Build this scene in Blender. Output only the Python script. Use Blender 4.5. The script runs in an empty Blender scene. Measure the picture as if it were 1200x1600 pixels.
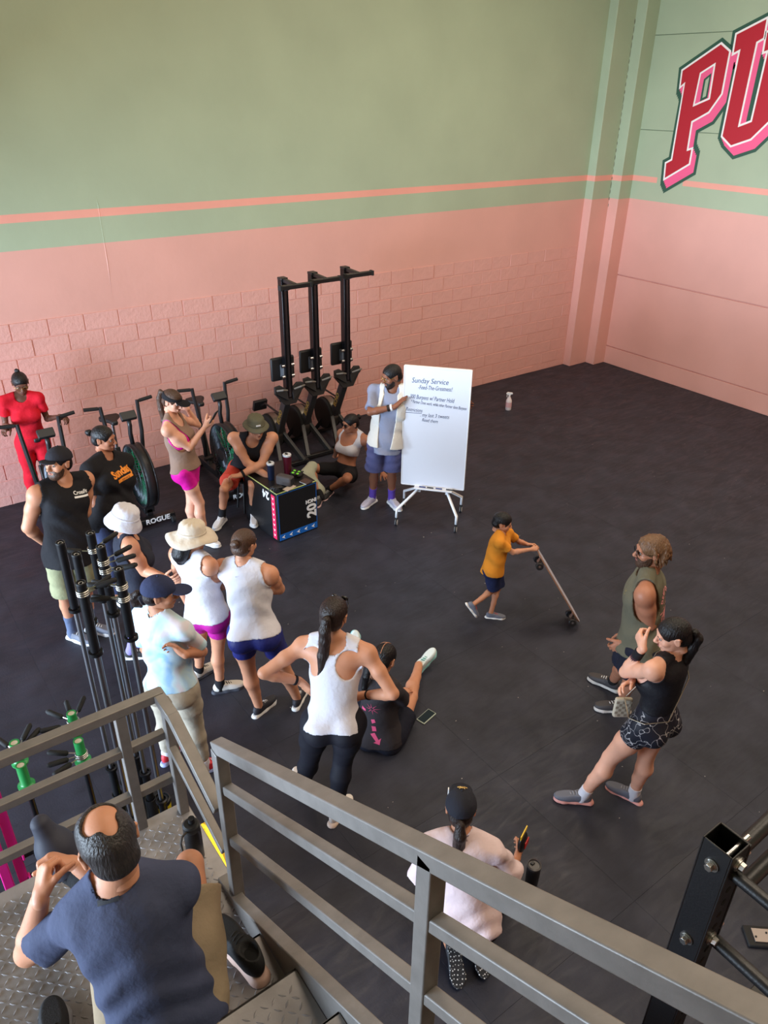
import bpy, bmesh, math, random
import numpy as np
from mathutils import Vector, Matrix, noise
from mathutils.bvhtree import BVHTree

random.seed(7)
SC = bpy.context.scene
COL = SC.collection
PI = math.pi

# ------------------------------------------------------------------ camera
CAM_H = 4.4
F_PX = 1185.0
CAM_R = np.array([[0.8089182, 0.2763269, -0.51893621],
                  [-0.58777878, 0.39953238, -0.70348418],
                  [0.01294022, 0.87408085, 0.4856081]])
cam_data = bpy.data.cameras.new('camera')
cam_data.sensor_fit = 'VERTICAL'
cam_data.sensor_height = 36.0
cam_data.lens = F_PX / 1600.0 * 36.0
cam_data.clip_start = 0.05
cam = bpy.data.objects.new('camera', cam_data)
M = Matrix.Identity(4)
for i in range(3):
    for j in range(3):
        M[i][j] = CAM_R[i][j]
M[2][3] = CAM_H
cam.matrix_world = M
COL.objects.link(cam)
SC.camera = cam

# ------------------------------------------------------------------ world, lights, exposure
world = bpy.data.worlds.new('world')
SC.world = world
world.use_nodes = True
wn = world.node_tree.nodes
wn['Background'].inputs[0].default_value = (0.55, 0.72, 1.0, 1)
wn['Background'].inputs[1].default_value = 1.0


def area_light(name, loc, target, sx, sy, power, color):
    d = bpy.data.lights.new(name, 'AREA')
    d.shape = 'RECTANGLE'
    d.size, d.size_y = sx, sy
    d.energy = power
    d.color = color
    o = bpy.data.objects.new(name, d)
    COL.objects.link(o)
    o.location = loc
    o.rotation_euler = (Vector(target) - Vector(loc)).to_track_quat('-Z', 'Y').to_euler()
    return o


# daylight coming in through the wide roller door in the left wall
area_light('daylight_door', (-9.5, 5.6, 1.75), (1.0, 5.6, 1.75), 11.0, 3.4, 4700, (0.66, 0.82, 1.0))
# warm ceiling lamps of the hall
for lx, ly, pw in ((2.5, 0.5, 150), (7.0, 0.5, 190), (2.8, 5.2, 140), (7.6, 5.0, 200)):
    area_light('ceiling_lamp', (lx, ly, 7.2), (lx, ly, 0), 2.4, 2.4, pw, (1.0, 0.84, 0.66))

SC.view_settings.view_transform = 'Standard'
SC.view_settings.look = 'None'
SC.view_settings.exposure = 0.0
SC.view_settings.gamma = 1.0
SC.view_settings.use_curve_mapping = False
SC.cycles.use_denoising = True
SC.cycles.max_bounces = 8
SC.cycles.diffuse_bounces = 5
SC.cycles.glossy_bounces = 3
SC.cycles.caustics_reflective = False
SC.cycles.caustics_refractive = False

# ------------------------------------------------------------------ measuring helpers (photo pixel -> real point on a known plane)
def _ray(px, py):
    return CAM_R @ np.array([(px - 600.0) / F_PX, -(py - 800.0) / F_PX, -1.0])


def at_z(px, py, z=0.0):
    d = _ray(px, py)
    t = (z - CAM_H) / d[2]
    return Vector((d[0] * t, d[1] * t, z))


def at_y(px, py, y):
    d = _ray(px, py)
    t = y / d[1]
    return Vector((d[0] * t, y, CAM_H + d[2] * t))


def at_x(px, py, x):
    d = _ray(px, py)
    t = x / d[0]
    return Vector((x, d[1] * t, CAM_H + d[2] * t))


# ------------------------------------------------------------------ materials
def srgb(r, g, b):
    def f(c):
        c /= 255.0
        return c / 12.92 if c <= 0.04045 else ((c + 0.055) / 1.055) ** 2.4
    return (f(r), f(g), f(b), 1.0)


MATS = {}


def mat(name, rgb, rough=0.6, metal=0.0, bump=0.0, bscale=60.0, var=0.0, vscale=8.0, spec=0.5, stretch=None, coat=0.0,
        trans=0.0, sheen=0.0, sss=0.0):
    if name in MATS:
        return MATS[name]
    m = bpy.data.materials.new(name)
    m.use_nodes = True
    nt = m.node_tree
    N, L = nt.nodes, nt.links
    b = N['Principled BSDF']
    col = srgb(*rgb)
    b.inputs['Base Color'].default_value = col
    b.inputs['Roughness'].default_value = rough
    b.inputs['Metallic'].default_value = metal
    b.inputs['Specular IOR Level'].default_value = spec
    b.inputs['Coat Weight'].default_value = coat
    b.inputs['Transmission Weight'].default_value = trans
    b.inputs['Sheen Weight'].default_value = sheen
    if sss:
        b.inputs['Subsurface Weight'].default_value = sss
        b.inputs['Subsurface Radius'].default_value = (0.02, 0.008, 0.004)
        b.inputs['Subsurface Scale'].default_value = 0.5
    if bump or var:
        tc = N.new('ShaderNodeTexCoord')
        vec = tc.outputs['Object']
        if stretch:
            mp = N.new('ShaderNodeMapping')
            mp.inputs['Scale'].default_value = stretch
            L.new(vec, mp.inputs['Vector'])
            vec = mp.outputs['Vector']
    if var:
        n = N.new('ShaderNodeTexNoise')
        n.inputs['Scale'].default_value = vscale
        n.inputs['Detail'].default_value = 5
        L.new(vec, n.inputs['Vector'])
        r = N.new('ShaderNodeValToRGB')
        r.color_ramp.elements[0].position = 0.3
        r.color_ramp.elements[1].position = 0.7
        r.color_ramp.elements[0].color = tuple(c * (1 - var) for c in col[:3]) + (1,)
        r.color_ramp.elements[1].color = tuple(min(1, c * (1 + var)) for c in col[:3]) + (1,)
        L.new(n.outputs['Fac'], r.inputs['Fac'])
        L.new(r.outputs['Color'], b.inputs['Base Color'])
    if bump:
        n2 = N.new('ShaderNodeTexNoise')
        n2.inputs['Scale'].default_value = bscale
        n2.inputs['Detail'].default_value = 4
        L.new(vec, n2.inputs['Vector'])
        bp = N.new('ShaderNodeBump')
        bp.inputs['Strength'].default_value = bump
        bp.inputs['Distance'].default_value = 0.01
        L.new(n2.outputs['Fac'], bp.inputs['Height'])
        L.new(bp.outputs['Normal'], b.inputs['Normal'])
    MATS[name] = m
    return m


def fabric(name, rgb, rough=0.85, **k):
    return mat('fabric_' + name, rgb, rough, bump=k.pop('bump', 0.8), bscale=k.pop('bscale', 17), spec=0.25, **k)


def metal(name, rgb, rough=0.35, **k):
    return mat(name, rgb, rough, 1.0, **k)


# ------------------------------------------------------------------ mesh helpers
def rotz(a):
    return Matrix.Rotation(a, 3, 'Z')


def frame_to(d, up=(0, 0, 1)):
    """3x3 matrix whose columns are (x, y, z) with z along d"""
    z = Vector(d).normalized()
    u = Vector(up)
    if abs(z.dot(u)) > 0.98:
        u = Vector((1, 0, 0))
    x = u.cross(z).normalized()
    y = z.cross(x)
    return Matrix((x, y, z)).transposed()


class MB:
    def __init__(s):
        s.v, s.f, s.m = [], [], []
        s.mi = 0

    def add(s, vs, fs):
        o = len(s.v)
        s.v += [tuple(p) for p in vs]
        s.f += [tuple(i + o for i in q) for q in fs]
        s.m += [s.mi] * len(fs)
        return s

    def box(s, c, size, R=None):
        c = Vector(c)
        hx, hy, hz = (t / 2 for t in size)
        R = R or Matrix.Identity(3)
        vs = [c + R @ Vector((x, y, z)) for x in (-hx, hx) for y in (-hy, hy) for z in (-hz, hz)]
        return s.add(vs, [(0, 1, 3, 2), (4, 6, 7, 5), (0, 4, 5, 1), (2, 3, 7, 6), (0, 2, 6, 4), (1, 5, 7, 3)])

    def bar(s, a, b, w, h, up=(0, 0, 1)):
        """square tube from a to b; w across, h in the up direction"""
        a, b = Vector(a), Vector(b)
        R = frame_to(b - a, up)
        return s.box((a + b) / 2, (w, h, (b - a).length), R)

    def cyl(s, a, b, r0, r1=None, n=16, caps=True):
        a, b = Vector(a), Vector(b)
        r1 = r0 if r1 is None else r1
        R = frame_to(b - a)
        vs = []
        for p, r in ((a, r0), (b, r1)):
            for i in range(n):
                t = 2 * PI * i / n
                vs.append(p + R @ Vector((r * math.cos(t), r * math.sin(t), 0)))
        fs = [(i, (i + 1) % n, n + (i + 1) % n, n + i) for i in range(n)]
        if caps:
            fs += [tuple(reversed(range(n))), tuple(range(n, 2 * n))]
        return s.add(vs, fs)

    def tube(s, pts, r, n=10, closed=False):
        pts = [Vector(p) for p in pts]
        k = len(pts)
        rs = r if hasattr(r, '__len__') else [r] * k
        vs = []
        prev = None
        for i, p in enumerate(pts):
            if closed:
                d = pts[(i + 1) % k] - pts[i - 1]
            else:
                d = pts[min(i + 1, k - 1)] - pts[max(i - 1, 0)]
            d.normalize()
            if prev is None:
                R = frame_to(d)
                x = R.col[0].copy()
            else:
                x = (prev - d * prev.dot(d)).normalized()
            prev = x
            y = d.cross(x)
            for j in range(n):
                t = 2 * PI * j / n
                vs.append(p + (x * math.cos(t) + y * math.sin(t)) * rs[i])
        fs = []
        for i in range(k if closed else k - 1):
            a, b = i * n, ((i + 1) % k) * n
            fs += [(a + j, a + (j + 1) % n, b + (j + 1) % n, b + j) for j in range(n)]
        if not closed:
            fs += [tuple(reversed(range(n))), tuple(range((k - 1) * n, k * n))]
        return s.add(vs, fs)

    def lathe(s, prof, c=(0, 0, 0), R=None, n=28, sy=1.0):
        """profile [(r, z)...] turned about local z"""
        c = Vector(c)
        R = R or Matrix.Identity(3)
        vs, fs = [], []
        k = len(prof)
        for i in range(n):
            t = 2 * PI * i / n
            for r, z in prof:
                vs.append(c + R @ Vector((r * math.cos(t), r * math.sin(t) * sy, z)))
        for i in range(n):
            j = (i + 1) % n
            for q in range(k - 1):
                fs.append((i * k + q, j * k + q, j * k + q + 1, i * k + q + 1))
        return s.add(vs, fs)

    def prism(s, poly, d, o=(0, 0, 0), X=(1, 0, 0), Y=(0, 1, 0)):
        """2D polygon (in the X, Y axes at o) pushed out by the vector d"""
        o, X, Y, d = Vector(o), Vector(X), Vector(Y), Vector(d)
        n = len(poly)
        a = [o + X * p[0] + Y * p[1] for p in poly]
        vs = a + [p + d for p in a]
        fs = [(i, (i + 1) % n, n + (i + 1) % n, n + i) for i in range(n)]
        fs += [tuple(reversed(range(n))), tuple(range(n, 2 * n))]
        return s.add(vs, fs)

    def sphere(s, c, r, n=16, m=10, R=None):
        rx, ry, rz = r if hasattr(r, '__len__') else (r, r, r)
        c = Vector(c)
        R = R or Matrix.Identity(3)
        vs = [c + R @ Vector((0, 0, rz))]
        for i in range(1, m):
            a = PI * i / m
            for j in range(n):
                t = 2 * PI * j / n
                vs.append(c + R @ Vector((rx * math.sin(a) * math.cos(t), ry * math.sin(a) * math.sin(t), rz * math.cos(a))))
        vs.append(c + R @ Vector((0, 0, -rz)))
        fs = [(0, 1 + j, 1 + (j + 1) % n) for j in range(n)]
        for i in range(m - 2):
            a, b = 1 + i * n, 1 + (i + 1) * n
            fs += [(a + j, b + j, b + (j + 1) % n, a + (j + 1) % n) for j in range(n)]
        e = 1 + (m - 2) * n
        fs += [(e + j, len(vs) - 1, e + (j + 1) % n) for j in range(n)]
        return s.add(vs, fs)

    def torus(s, c, R0, r, R=None, n=32, m=8):
        c = Vector(c)
        R = R or Matrix.Identity(3)
        pts = [c + R @ Vector((R0 * math.cos(2 * PI * i / n), R0 * math.sin(2 * PI * i / n), 0)) for i in range(n)]
        return s.tube(pts, r, m, closed=True)

    def obj(s, name, mats, parent=None, smooth=False, bevel=0.0, seg=2):
        me = bpy.data.meshes.new(name)
        me.from_pydata(s.v, [], s.f)
        for mm in (mats if isinstance(mats, (list, tuple)) else [mats]):
            me.materials.append(mm)
        if s.mi or any(s.m):
            me.polygons.foreach_set('material_index', s.m)
        bm = bmesh.new()
        bm.from_mesh(me)
        bmesh.ops.recalc_face_normals(bm, faces=bm.faces)
        bm.to_mesh(me)
        bm.free()
        o = bpy.data.objects.new(name, me)
        COL.objects.link(o)
        if parent:
            o.parent = parent
        if smooth:
            me.polygons.foreach_set('use_smooth', [True] * len(me.polygons))
            if smooth == 'auto':
                me.set_sharp_from_angle(angle=math.radians(40))
        if bevel:
            md = o.modifiers.new('bevel', 'BEVEL')
            md.width = bevel
            md.segments = seg
            md.limit_method = 'ANGLE'
            md.angle_limit = math.radians(40)
            me.polygons.foreach_set('use_smooth', [True] * len(me.polygons))
            me.set_sharp_from_angle(angle=math.radians(50))
        return o


def tag(o, label=None, cat=None, group=None, kind=None):
    if label:
        o['label'] = label
    if cat:
        o['category'] = cat
    if group:
        o['group'] = group
    if kind:
        o['kind'] = kind
    return o


def empty(name, loc=(0, 0, 0), rz=0.0, label=None, cat=None, group=None):
    o = bpy.data.objects.new(name, None)
    o.empty_display_size = 0.1
    COL.objects.link(o)
    o.location = loc
    o.rotation_euler = (0, 0, rz)
    return tag(o, label, cat, group)


def copy_tree(o, parent=None):
    c = o.copy()
    COL.objects.link(c)
    if parent:
        c.parent = parent
    for ch in list(o.children):
        copy_tree(ch, c)
    return c


def text_mesh(body, size, extrude=0.002, align='CENTER', shear=0.0, bold=0.0, spacing=1.0):
    cu = bpy.data.curves.new('lettering', 'FONT')
    cu.body = body
    cu.size = size
    cu.extrude = extrude
    cu.align_x = align
    cu.align_y = 'CENTER'
    cu.shear = shear
    cu.offset = bold
    cu.space_character = spacing
    cu.resolution_u = 3
    o = bpy.data.objects.new('lettering', cu)
    COL.objects.link(o)
    dg = bpy.context.evaluated_depsgraph_get()
    me = bpy.data.meshes.new_from_object(o.evaluated_get(dg))
    bpy.data.objects.remove(o)
    bpy.data.curves.remove(cu)
    return me


def text_on(name, body, size, o, X, Y, m, parent=None, extrude=0.0015, **k):
    """flat lettering with its baseline along X and its height along Y, centred at o"""
    me = text_mesh(body, size, extrude, **k)
    X, Y = Vector(X).normalized(), Vector(Y).normalized()
    Z = X.cross(Y)
    Mx = Matrix((X, Y, Z)).transposed().to_4x4()
    Mx.translation = Vector(o)
    me.transform(Mx)
    me.materials.clear()
    me.materials.append(m)
    ob = bpy.data.objects.new(name, me)
    COL.objects.link(ob)
    if parent:
        ob.parent = parent
    return ob

# ------------------------------------------------------------------ the room
YB, XR, XL, YF, ZC = 9.066, 11.5, -1.9, -3.6, 7.6


def painted_wall_mat(name, gap=None, coat=0.0, rough=0.5):
    """wall paint: pink below, a sage green band, a thin pink stripe, sage green above (heights in metres)"""
    m = bpy.data.materials.new(name)
    m.use_nodes = True
    nt = m.node_tree
    N, L = nt.nodes, nt.links
    b = N['Principled BSDF']
    b.inputs['Roughness'].default_value = rough
    b.inputs['Coat Weight'].default_value = coat
    b.inputs['Coat Roughness'].default_value = 0.12
    geo = N.new('ShaderNodeNewGeometry')
    sep = N.new('ShaderNodeSeparateXYZ')
    L.new(geo.outputs['Position'], sep.inputs[0])

    def above(sock, v):
        q = N.new('ShaderNodeMath')
        q.operation = 'GREATER_THAN'
        L.new(sock, q.inputs[0])
        q.inputs[1].default_value = v
        return q.outputs[0]

    def mul(a, c):
        q = N.new('ShaderNodeMath')
        q.operation = 'MULTIPLY'
        L.new(a, q.inputs[0])
        L.new(c, q.inputs[1])
        return q.outputs[0]

    def inv(a):
        q = N.new('ShaderNodeMath')
        q.operation = 'SUBTRACT'
        q.inputs[0].default_value = 1
        L.new(a, q.inputs[1])
        return q.outputs[0]

    def mix(fac, c1, c2):
        q = N.new('ShaderNodeMix')
        q.data_type = 'RGBA'
        L.new(fac, q.inputs['Factor'])
        for s_, c_ in ((q.inputs['A'], c1), (q.inputs['B'], c2)):
            if isinstance(c_, tuple):
                s_.default_value = c_
            else:
                L.new(c_, s_)
        return q.outputs['Result']
    z = sep.outputs['Z']
    pink, green, stripe = PINK, GREEN, PINK2
    c = mix(above(z, 2.863), pink, green)
    st = mul(above(z, 3.140), inv(above(z, 3.224)))
    if gap:
        inside = mul(above(sep.outputs['Y'], gap[0]), inv(above(sep.outputs['Y'], gap[1])))
        st = mul(st, inv(inside))
    c = mix(st, c, stripe)
    n = N.new('ShaderNodeTexNoise')
    n.inputs['Scale'].default_value = 1.3
    n.inputs['Detail'].default_value = 6
    L.new(geo.outputs['Position'], n.inputs['Vector'])
    hs = N.new('ShaderNodeHueSaturation')
    mr = N.new('ShaderNodeMapRange')
    mr.inputs['From Min'].default_value = 0.3
    mr.inputs['From Max'].default_value = 0.7
    mr.inputs['To Min'].default_value = 0.95
    mr.inputs['To Max'].default_value = 1.04
    L.new(n.outputs['Fac'], mr.inputs['Value'])
    L.new(mr.outputs['Result'], hs.inputs['Value'])
    L.new(c, hs.inputs['Color'])
    L.new(hs.outputs['Color'], b.inputs['Base Color'])
    n2 = N.new('ShaderNodeTexNoise')
    n2.inputs['Scale'].default_value = 9
    n2.inputs['Detail'].default_value = 8
    L.new(geo.outputs['Position'], n2.inputs['Vector'])
    bp = N.new('ShaderNodeBump')
    bp.inputs['Strength'].default_value = 0.12
    bp.inputs['Distance'].default_value = 0.02
    L.new(n2.outputs['Fac'], bp.inputs['Height'])
    L.new(bp.outputs['Normal'], b.inputs['Normal'])
    return m


PINK, PINK2, GREEN = srgb(224, 168, 156), srgb(238, 166, 150), srgb(170, 184, 157)
WALL = painted_wall_mat('wall_paint', rough=0.55)
g0 = at_x(1067.5, 283, XR).y
g1 = at_x(1027, 280, XR).y
WALLR = painted_wall_mat('wall_paint_gloss', (g0, g1), coat=0.15, rough=0.45)
BLOCK = mat('painted_block', (223, 167, 157), 0.6, bump=0.55, bscale=26, var=0.05, vscale=5)
CEIL = mat('ceiling_paint', (205, 200, 192), 0.8)
RUB = mat('rubber_mat', (44, 45, 56), 0.52, bump=0.12, bscale=70, var=0.32, vscale=3.2, spec=0.3)
RUBJ = mat('rubber_joint', (24, 23, 24), 0.8)

# floor: a dark base and interlocking rubber mats
MB().box(((XL + XR) / 2, (YB + YF) / 2, -0.09), (XR - XL + 0.6, YB - YF + 0.6, 0.14)).obj('floor', RUBJ)['kind'] = 'structure'
FLOOR = bpy.data.objects['floor']
S_ = 1.22
mat_me = None
gx = -1.83
for ix in range(11):
    for iy in range(9):
        cx, cy = gx + S_ * (ix + .5), -1.0 + S_ * (iy + .5)
        x0, x1, y0, y1 = cx - S_ / 2, min(cx + S_ / 2, XR), cy - S_ / 2, min(cy + S_ / 2, YB)
        if x1 - x0 < 0.1 or y1 - y0 < 0.1:
            continue
        full = x1 - x0 > S_ - 1e-4 and y1 - y0 > S_ - 1e-4
        if full and mat_me:
            o = bpy.data.objects.new('rubber_mat', mat_me)
            COL.objects.link(o)
        else:
            w, d = x1 - x0 - .0006, y1 - y0 - .0006
            mb = MB().box((0, 0, -0.01), (w, d, 0.02))
            o = mb.obj('rubber_mat', RUB)
            bm = bmesh.new()
            bm.from_mesh(o.data)
            bmesh.ops.bevel(bm, geom=[e for e in bm.edges if all(v.co.z > -0.005 for v in e.verts)], offset=0.0007, segments=1, affect='EDGES')
            bm.to_mesh(o.data)
            bm.free()
            if full:
                mat_me = o.data
        o.location = ((x0 + x1) / 2, (y0 + y1) / 2, random.uniform(-.0002, 0))
        o.parent = FLOOR

# scuffs in the rubber and pale lint lying about
nt = RUB.node_tree
tcr = nt.nodes.new('ShaderNodeNewGeometry')
mpr = nt.nodes.new('ShaderNodeMapping')
mpr.inputs['Scale'].default_value = (1.2, 5.0, 1)
mpr.inputs['Rotation'].default_value = (0, 0, .5)
nzr = nt.nodes.new('ShaderNodeTexNoise')
nzr.inputs['Scale'].default_value = 2.2
nzr.inputs['Detail'].default_value = 9
nzr.inputs['Roughness'].default_value = .68
nzr.inputs['Distortion'].default_value = 1.5
mrr = nt.nodes.new('ShaderNodeMapRange')
mrr.inputs['From Min'].default_value = .42
mrr.inputs['From Max'].default_value = .72
mrr.inputs['To Min'].default_value = .62
mrr.inputs['To Max'].default_value = .34
nt.links.new(tcr.outputs['Position'], mpr.inputs['Vector'])
nt.links.new(mpr.outputs['Vector'], nzr.inputs['Vector'])
nt.links.new(nzr.outputs['Fac'], mrr.inputs['Value'])
nt.links.new(mrr.outputs['Result'], nt.nodes['Principled BSDF'].inputs['Roughness'])
rl = random.Random(3)
mb = MB()
for i in range(130):
    x, y = rl.uniform(1.5, 10.5), rl.uniform(1.2, 8.6)
    s_ = rl.uniform(.003, .008)
    a_ = rl.uniform(0, 6.28)
    mb.add([(x + s_ * rl.uniform(.5, 1.3) * math.cos(a_ + q), y + s_ * rl.uniform(.3, 1) * math.sin(a_ + q), .0015) for q in (0, 1.3, 2.6, 3.9, 5.2)] + [(x, y, .004)],
           [(0, 1, 5), (1, 2, 5), (2, 3, 5), (3, 4, 5), (4, 0, 5)])
o = mb.obj('lint', mat('lint', (168, 160, 156), .9), FLOOR)
o['kind'] = 'stuff'


def struct(name, mb, m, parent=None, **k):
    o = mb.obj(name, m, parent, **k)
    if parent is None:
        o['kind'] = 'structure'
    return o


# back wall (left in the photo): plaster above, block courses below
wall_back = struct('wall_back', MB().box(((XL + XR) / 2, YB + 0.15, ZC / 2), (XR - XL + .6, 0.3, ZC)), WALL)
blk = None
for row in range(11):
    z1 = 2.12 - 0.2 * row
    z0 = max(z1 - 0.2, 0)
    if z1 - z0 < .05:
        continue
    off = 0.2 if row % 2 else 0.0
    x = 0.75 - off
    while x < 10.76:
        xa, xb = max(x, 0.75), min(x + .4, 10.765)
        x += .4
        if xb - xa < .04:
            continue
        full = xb - xa > .399 and z1 - z0 > .199
        if full and blk:
            o = bpy.data.objects.new('block', blk)
            COL.objects.link(o)
            o.parent = wall_back
        else:
            mb = MB()
            w, h = xb - xa - .009, z1 - z0 - .009
            e = .004
            mb.add([(-w / 2, 0, -h / 2), (w / 2, 0, -h / 2), (w / 2, 0, h / 2), (-w / 2, 0, h / 2),
                    (-w / 2 + e, -.012, -h / 2 + e), (w / 2 - e, -.012, -h / 2 + e), (w / 2 - e, -.012, h / 2 - e), (-w / 2 + e, -.012, h / 2 - e)],
                   [(0, 1, 5, 4), (1, 2, 6, 5), (2, 3, 7, 6), (3, 0, 4, 7), (4, 5, 6, 7)])
            o = mb.obj('block', BLOCK, wall_back)
            if full:
                blk = o.data
        far = min(1, max(0, (xa - 6) / 4))
        o.location = ((xa + xb) / 2, YB + .003 + random.uniform(-.002, .003) + .003 * far, (z0 + z1) / 2)
        o.rotation_euler = (random.uniform(-.004, .004), 0, random.uniform(-.004, .004))
# old plaster seam running down the wall
pts = [at_y(150, 300, YB), at_y(152, 320, YB), at_y(160, 360, YB), at_y(167, 410, YB), at_y(177, 478, YB)]
mb = MB()
mb.tube([p + Vector((random.uniform(-.01, .01), .004, 0)) for p in pts], [.003, .007, .006, .008, .003], 6)
mb.obj('plaster_seam', WALL, wall_back, smooth=True)

# right wall: big flat panels over a recessed base
wall_right = struct('wall_right', MB().box((XR + .17, (YB + YF) / 2, ZC / 2), (.3, YB - YF + .6, ZC)), WALLR)
for za, zb in ((0.0, 0.315), (0.328, 1.595), (1.61, 3.9), (3.905, 5.2), (5.205, ZC)):
    MB().box((XR + .012, (8.72 + YF) / 2, (za + zb) / 2), (.024, 8.72 - YF, zb - za)).obj('panel', WALLR, wall_right, bevel=.004, seg=1)

# stepped corner column
poly = [(10.765, YB + .02), (10.765, 8.905), (11.205, 8.905), (11.205, 8.715), (XR + .02, 8.715), (XR + .02, YB + .02)]
cm = struct('corner_column', MB().prism(poly, (0, 0, ZC)), WALL, bevel=.006)
# chipped edges of the column
mb = MB()
for i in range(26):
    z = 2.75 + i * .105
    mb.sphere((11.203 + random.uniform(-.004, .004), 8.905, z), (random.uniform(.006, .016), random.uniform(.004, .01), random.uniform(.02, .06)), 7, 5)
mb.obj('chipped_plaster', mat('bare_plaster', (118, 122, 104), .9, bump=.4), cm)

# walls behind the photographer and on the door side, ceiling
struct('wall_front', MB().box(((XL + XR) / 2, YF - .15, ZC / 2), (XR - XL + .6, .3, ZC)), WALL)
wl = MB()
DY0, DY1, DZ = 1.5, 8.7, 3.1
wl.box((XL - .15, (YF + DY0) / 2, ZC / 2), (.3, DY0 - YF, ZC))
wl.box((XL - .15, (YB + DY1) / 2, ZC / 2), (.3, YB - DY1, ZC))
wl.box((XL - .15, (DY0 + DY1) / 2, (ZC + DZ) / 2), (.3, DY1 - DY0, ZC - DZ))
struct('wall_left', wl, WALL)
struct('ceiling', MB().box(((XL + XR) / 2, (YB + YF) / 2, ZC + .1), (XR - XL + .6, YB - YF + .6, .2)), CEIL)
gnd = struct('ground_outside', MB().box((-14, 4, -.12), (23.5, 30, .1)), mat('concrete_yard', (150, 148, 142), .85, var=.1))

# ------------------------------------------------------------------ painted letters on the right wall
LRED, LPINK, LWHITE, LDARK = (mat('letter_red', (184, 22, 44), .5), mat('letter_pink', (246, 96, 146), .5),
                              mat('letter_white', (248, 240, 240), .5), mat('letter_dark_green', (44, 84, 68), .5))


def wpt(cx, cy):
    p = at_x(900 + cx / 4, cy / 4, XR)
    return (p.y, p.z)


def poly_area(P):
    return sum(P[i][0] * P[(i + 1) % len(P)][1] - P[(i + 1) % len(P)][0] * P[i][1] for i in range(len(P))) / 2


def grow(P, d):
    n = len(P)
    s = 1 if poly_area(P) > 0 else -1
    out = []
    for i in range(n):
        a, b, c = Vector(P[i - 1]), Vector(P[i]), Vector(P[(i + 1) % n])
        e1, e2 = (b - a).normalized(), (c - b).normalized()
        n1, n2 = Vector((e1.y, -e1.x)) * s, Vector((e2.y, -e2.x)) * s
        m = n1 + n2
        q = m.dot(n1)
        m = m / max(q, .5)
        out.append(tuple(b + m * d))
    return out


def shift(P, dx, dy):
    return [(p[0] + dx, p[1] + dy) for p in P]


def letter(outer, hole):
    O = [wpt(*p) for p in outer]
    H = [wpt(*p) for p in hole] if hole else None
    root = empty('wall_letter')
    root.parent = wall_right
    X, Y = (0, 1, 0), (0, 0, 1)

    def layer(name, polys, depth, m):
        mb = MB()
        for i_, q in enumerate(polys):
            mb.prism(q, (-depth - .0002 * i_, 0, 0), (XR + .001, 0, 0), X, Y)
        return mb.obj(name, m, root)
    sh = [(-.020 * k, -.026 * k) for k in range(5)]
    layer('dark_outline', [grow(shift(O, *d), .075) for d in sh], .002, LDARK)
    layer('pink_shadow', [grow(shift(O, *d), .028) for d in sh], .0035, LPINK)
    layer('white_outline', [grow(O, .028)], .005, LWHITE)
    layer('red_face', [O], .0065, LRED)
    if H:
        layer('counter_white', [grow(H, .026)], .0075, LWHITE)
        layer('counter_pink', [H], .0085, LPINK)
        h2 = [wpt(*p) for p in hole_in[0]]
        layer('counter_dark', [grow(h2, .032)], .0095, LDARK)
        layer('counter_wall', [h2], .0105, mat('letter_counter', (170, 184, 157), .5))


hole_in = [[(812, 502), (836, 480), (813, 602), (792, 612)]]
letter([(668, 443), (907, 278), (958, 324), (908, 585), (828, 698), (722, 758), (692, 945), (722, 935), (706, 1022), (556, 1112),
        (565, 1022), (602, 1002), (684, 512), (655, 538)], [(784, 462), (862, 412), (830, 612), (744, 650)])
# the second letter's counter is open at the top, so it needs no inner layers
letter([(1006, 216), (1192, 120), (1172, 236), (1128, 262), (1012, 796), (1100, 762), (1205, 310), (1176, 322), (1196, 205), (1390, 105),
        (1372, 218), (1335, 238), (1240, 722), (1092, 866), (970, 908), (917, 850), (1030, 306), (987, 330)], None)

# ------------------------------------------------------------------ steel stair with landing
STEEL = mat('painted_steel', (124, 119, 115), .48, .25, bump=.06, bscale=90, var=.12, vscale=14, spec=.5)
PLATE = mat('tread_plate', (150, 146, 146), .46, .2, bump=.08, bscale=60, var=.16, vscale=9)
LZ, RISE, RUN, NY = 1.35, .17, .286, 1.71
SX0, SX1 = -.46, .69
stair = empty('steel_staircase', (0, 0, 0), 0, 'grey steel staircase with tread plate landing, steps and square tube railings in the foreground', 'staircase')


def checker(name, x0, x1, y0, y1, z, parent, pitch=.034):
    """raised lozenges of the tread plate, each a low pyramid"""
    vs, fs = [], []
    nx, ny = int((x1 - x0) / pitch), int((y1 - y0) / pitch)
    for i in range(nx):
        for j in range(ny):
            cx, cy = x0 + (i + .5) * pitch, y0 + (j + .5) * pitch
            a = PI / 4 if (i + j) % 2 else -PI / 4
            c, s = math.cos(a), math.sin(a)
            L_, W_ = .0165, .0048
            k = len(vs)
            for px, py, pz in ((-L_, 0, 0), (0, -W_, 0), (L_, 0, 0), (0, W_, 0), (-L_ * .55, 0, .0022), (L_ * .55, 0, .0022)):
                vs.append((cx + px * c - py * s, cy + px * s + py * c, z + pz * 1.4))
            fs += [(k, k + 1, k + 4), (k + 1, k + 2, k + 5), (k + 1, k + 5, k + 4), (k + 2, k + 3, k + 5), (k + 3, k, k + 4), (k + 3, k + 4, k + 5)]
    mb = MB()
    mb.v, mb.f, mb.m = vs, fs, [0] * len(fs)
    o = mb.obj(name, PLATE, parent)
    o['kind'] = 'stuff'
    return o


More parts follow.
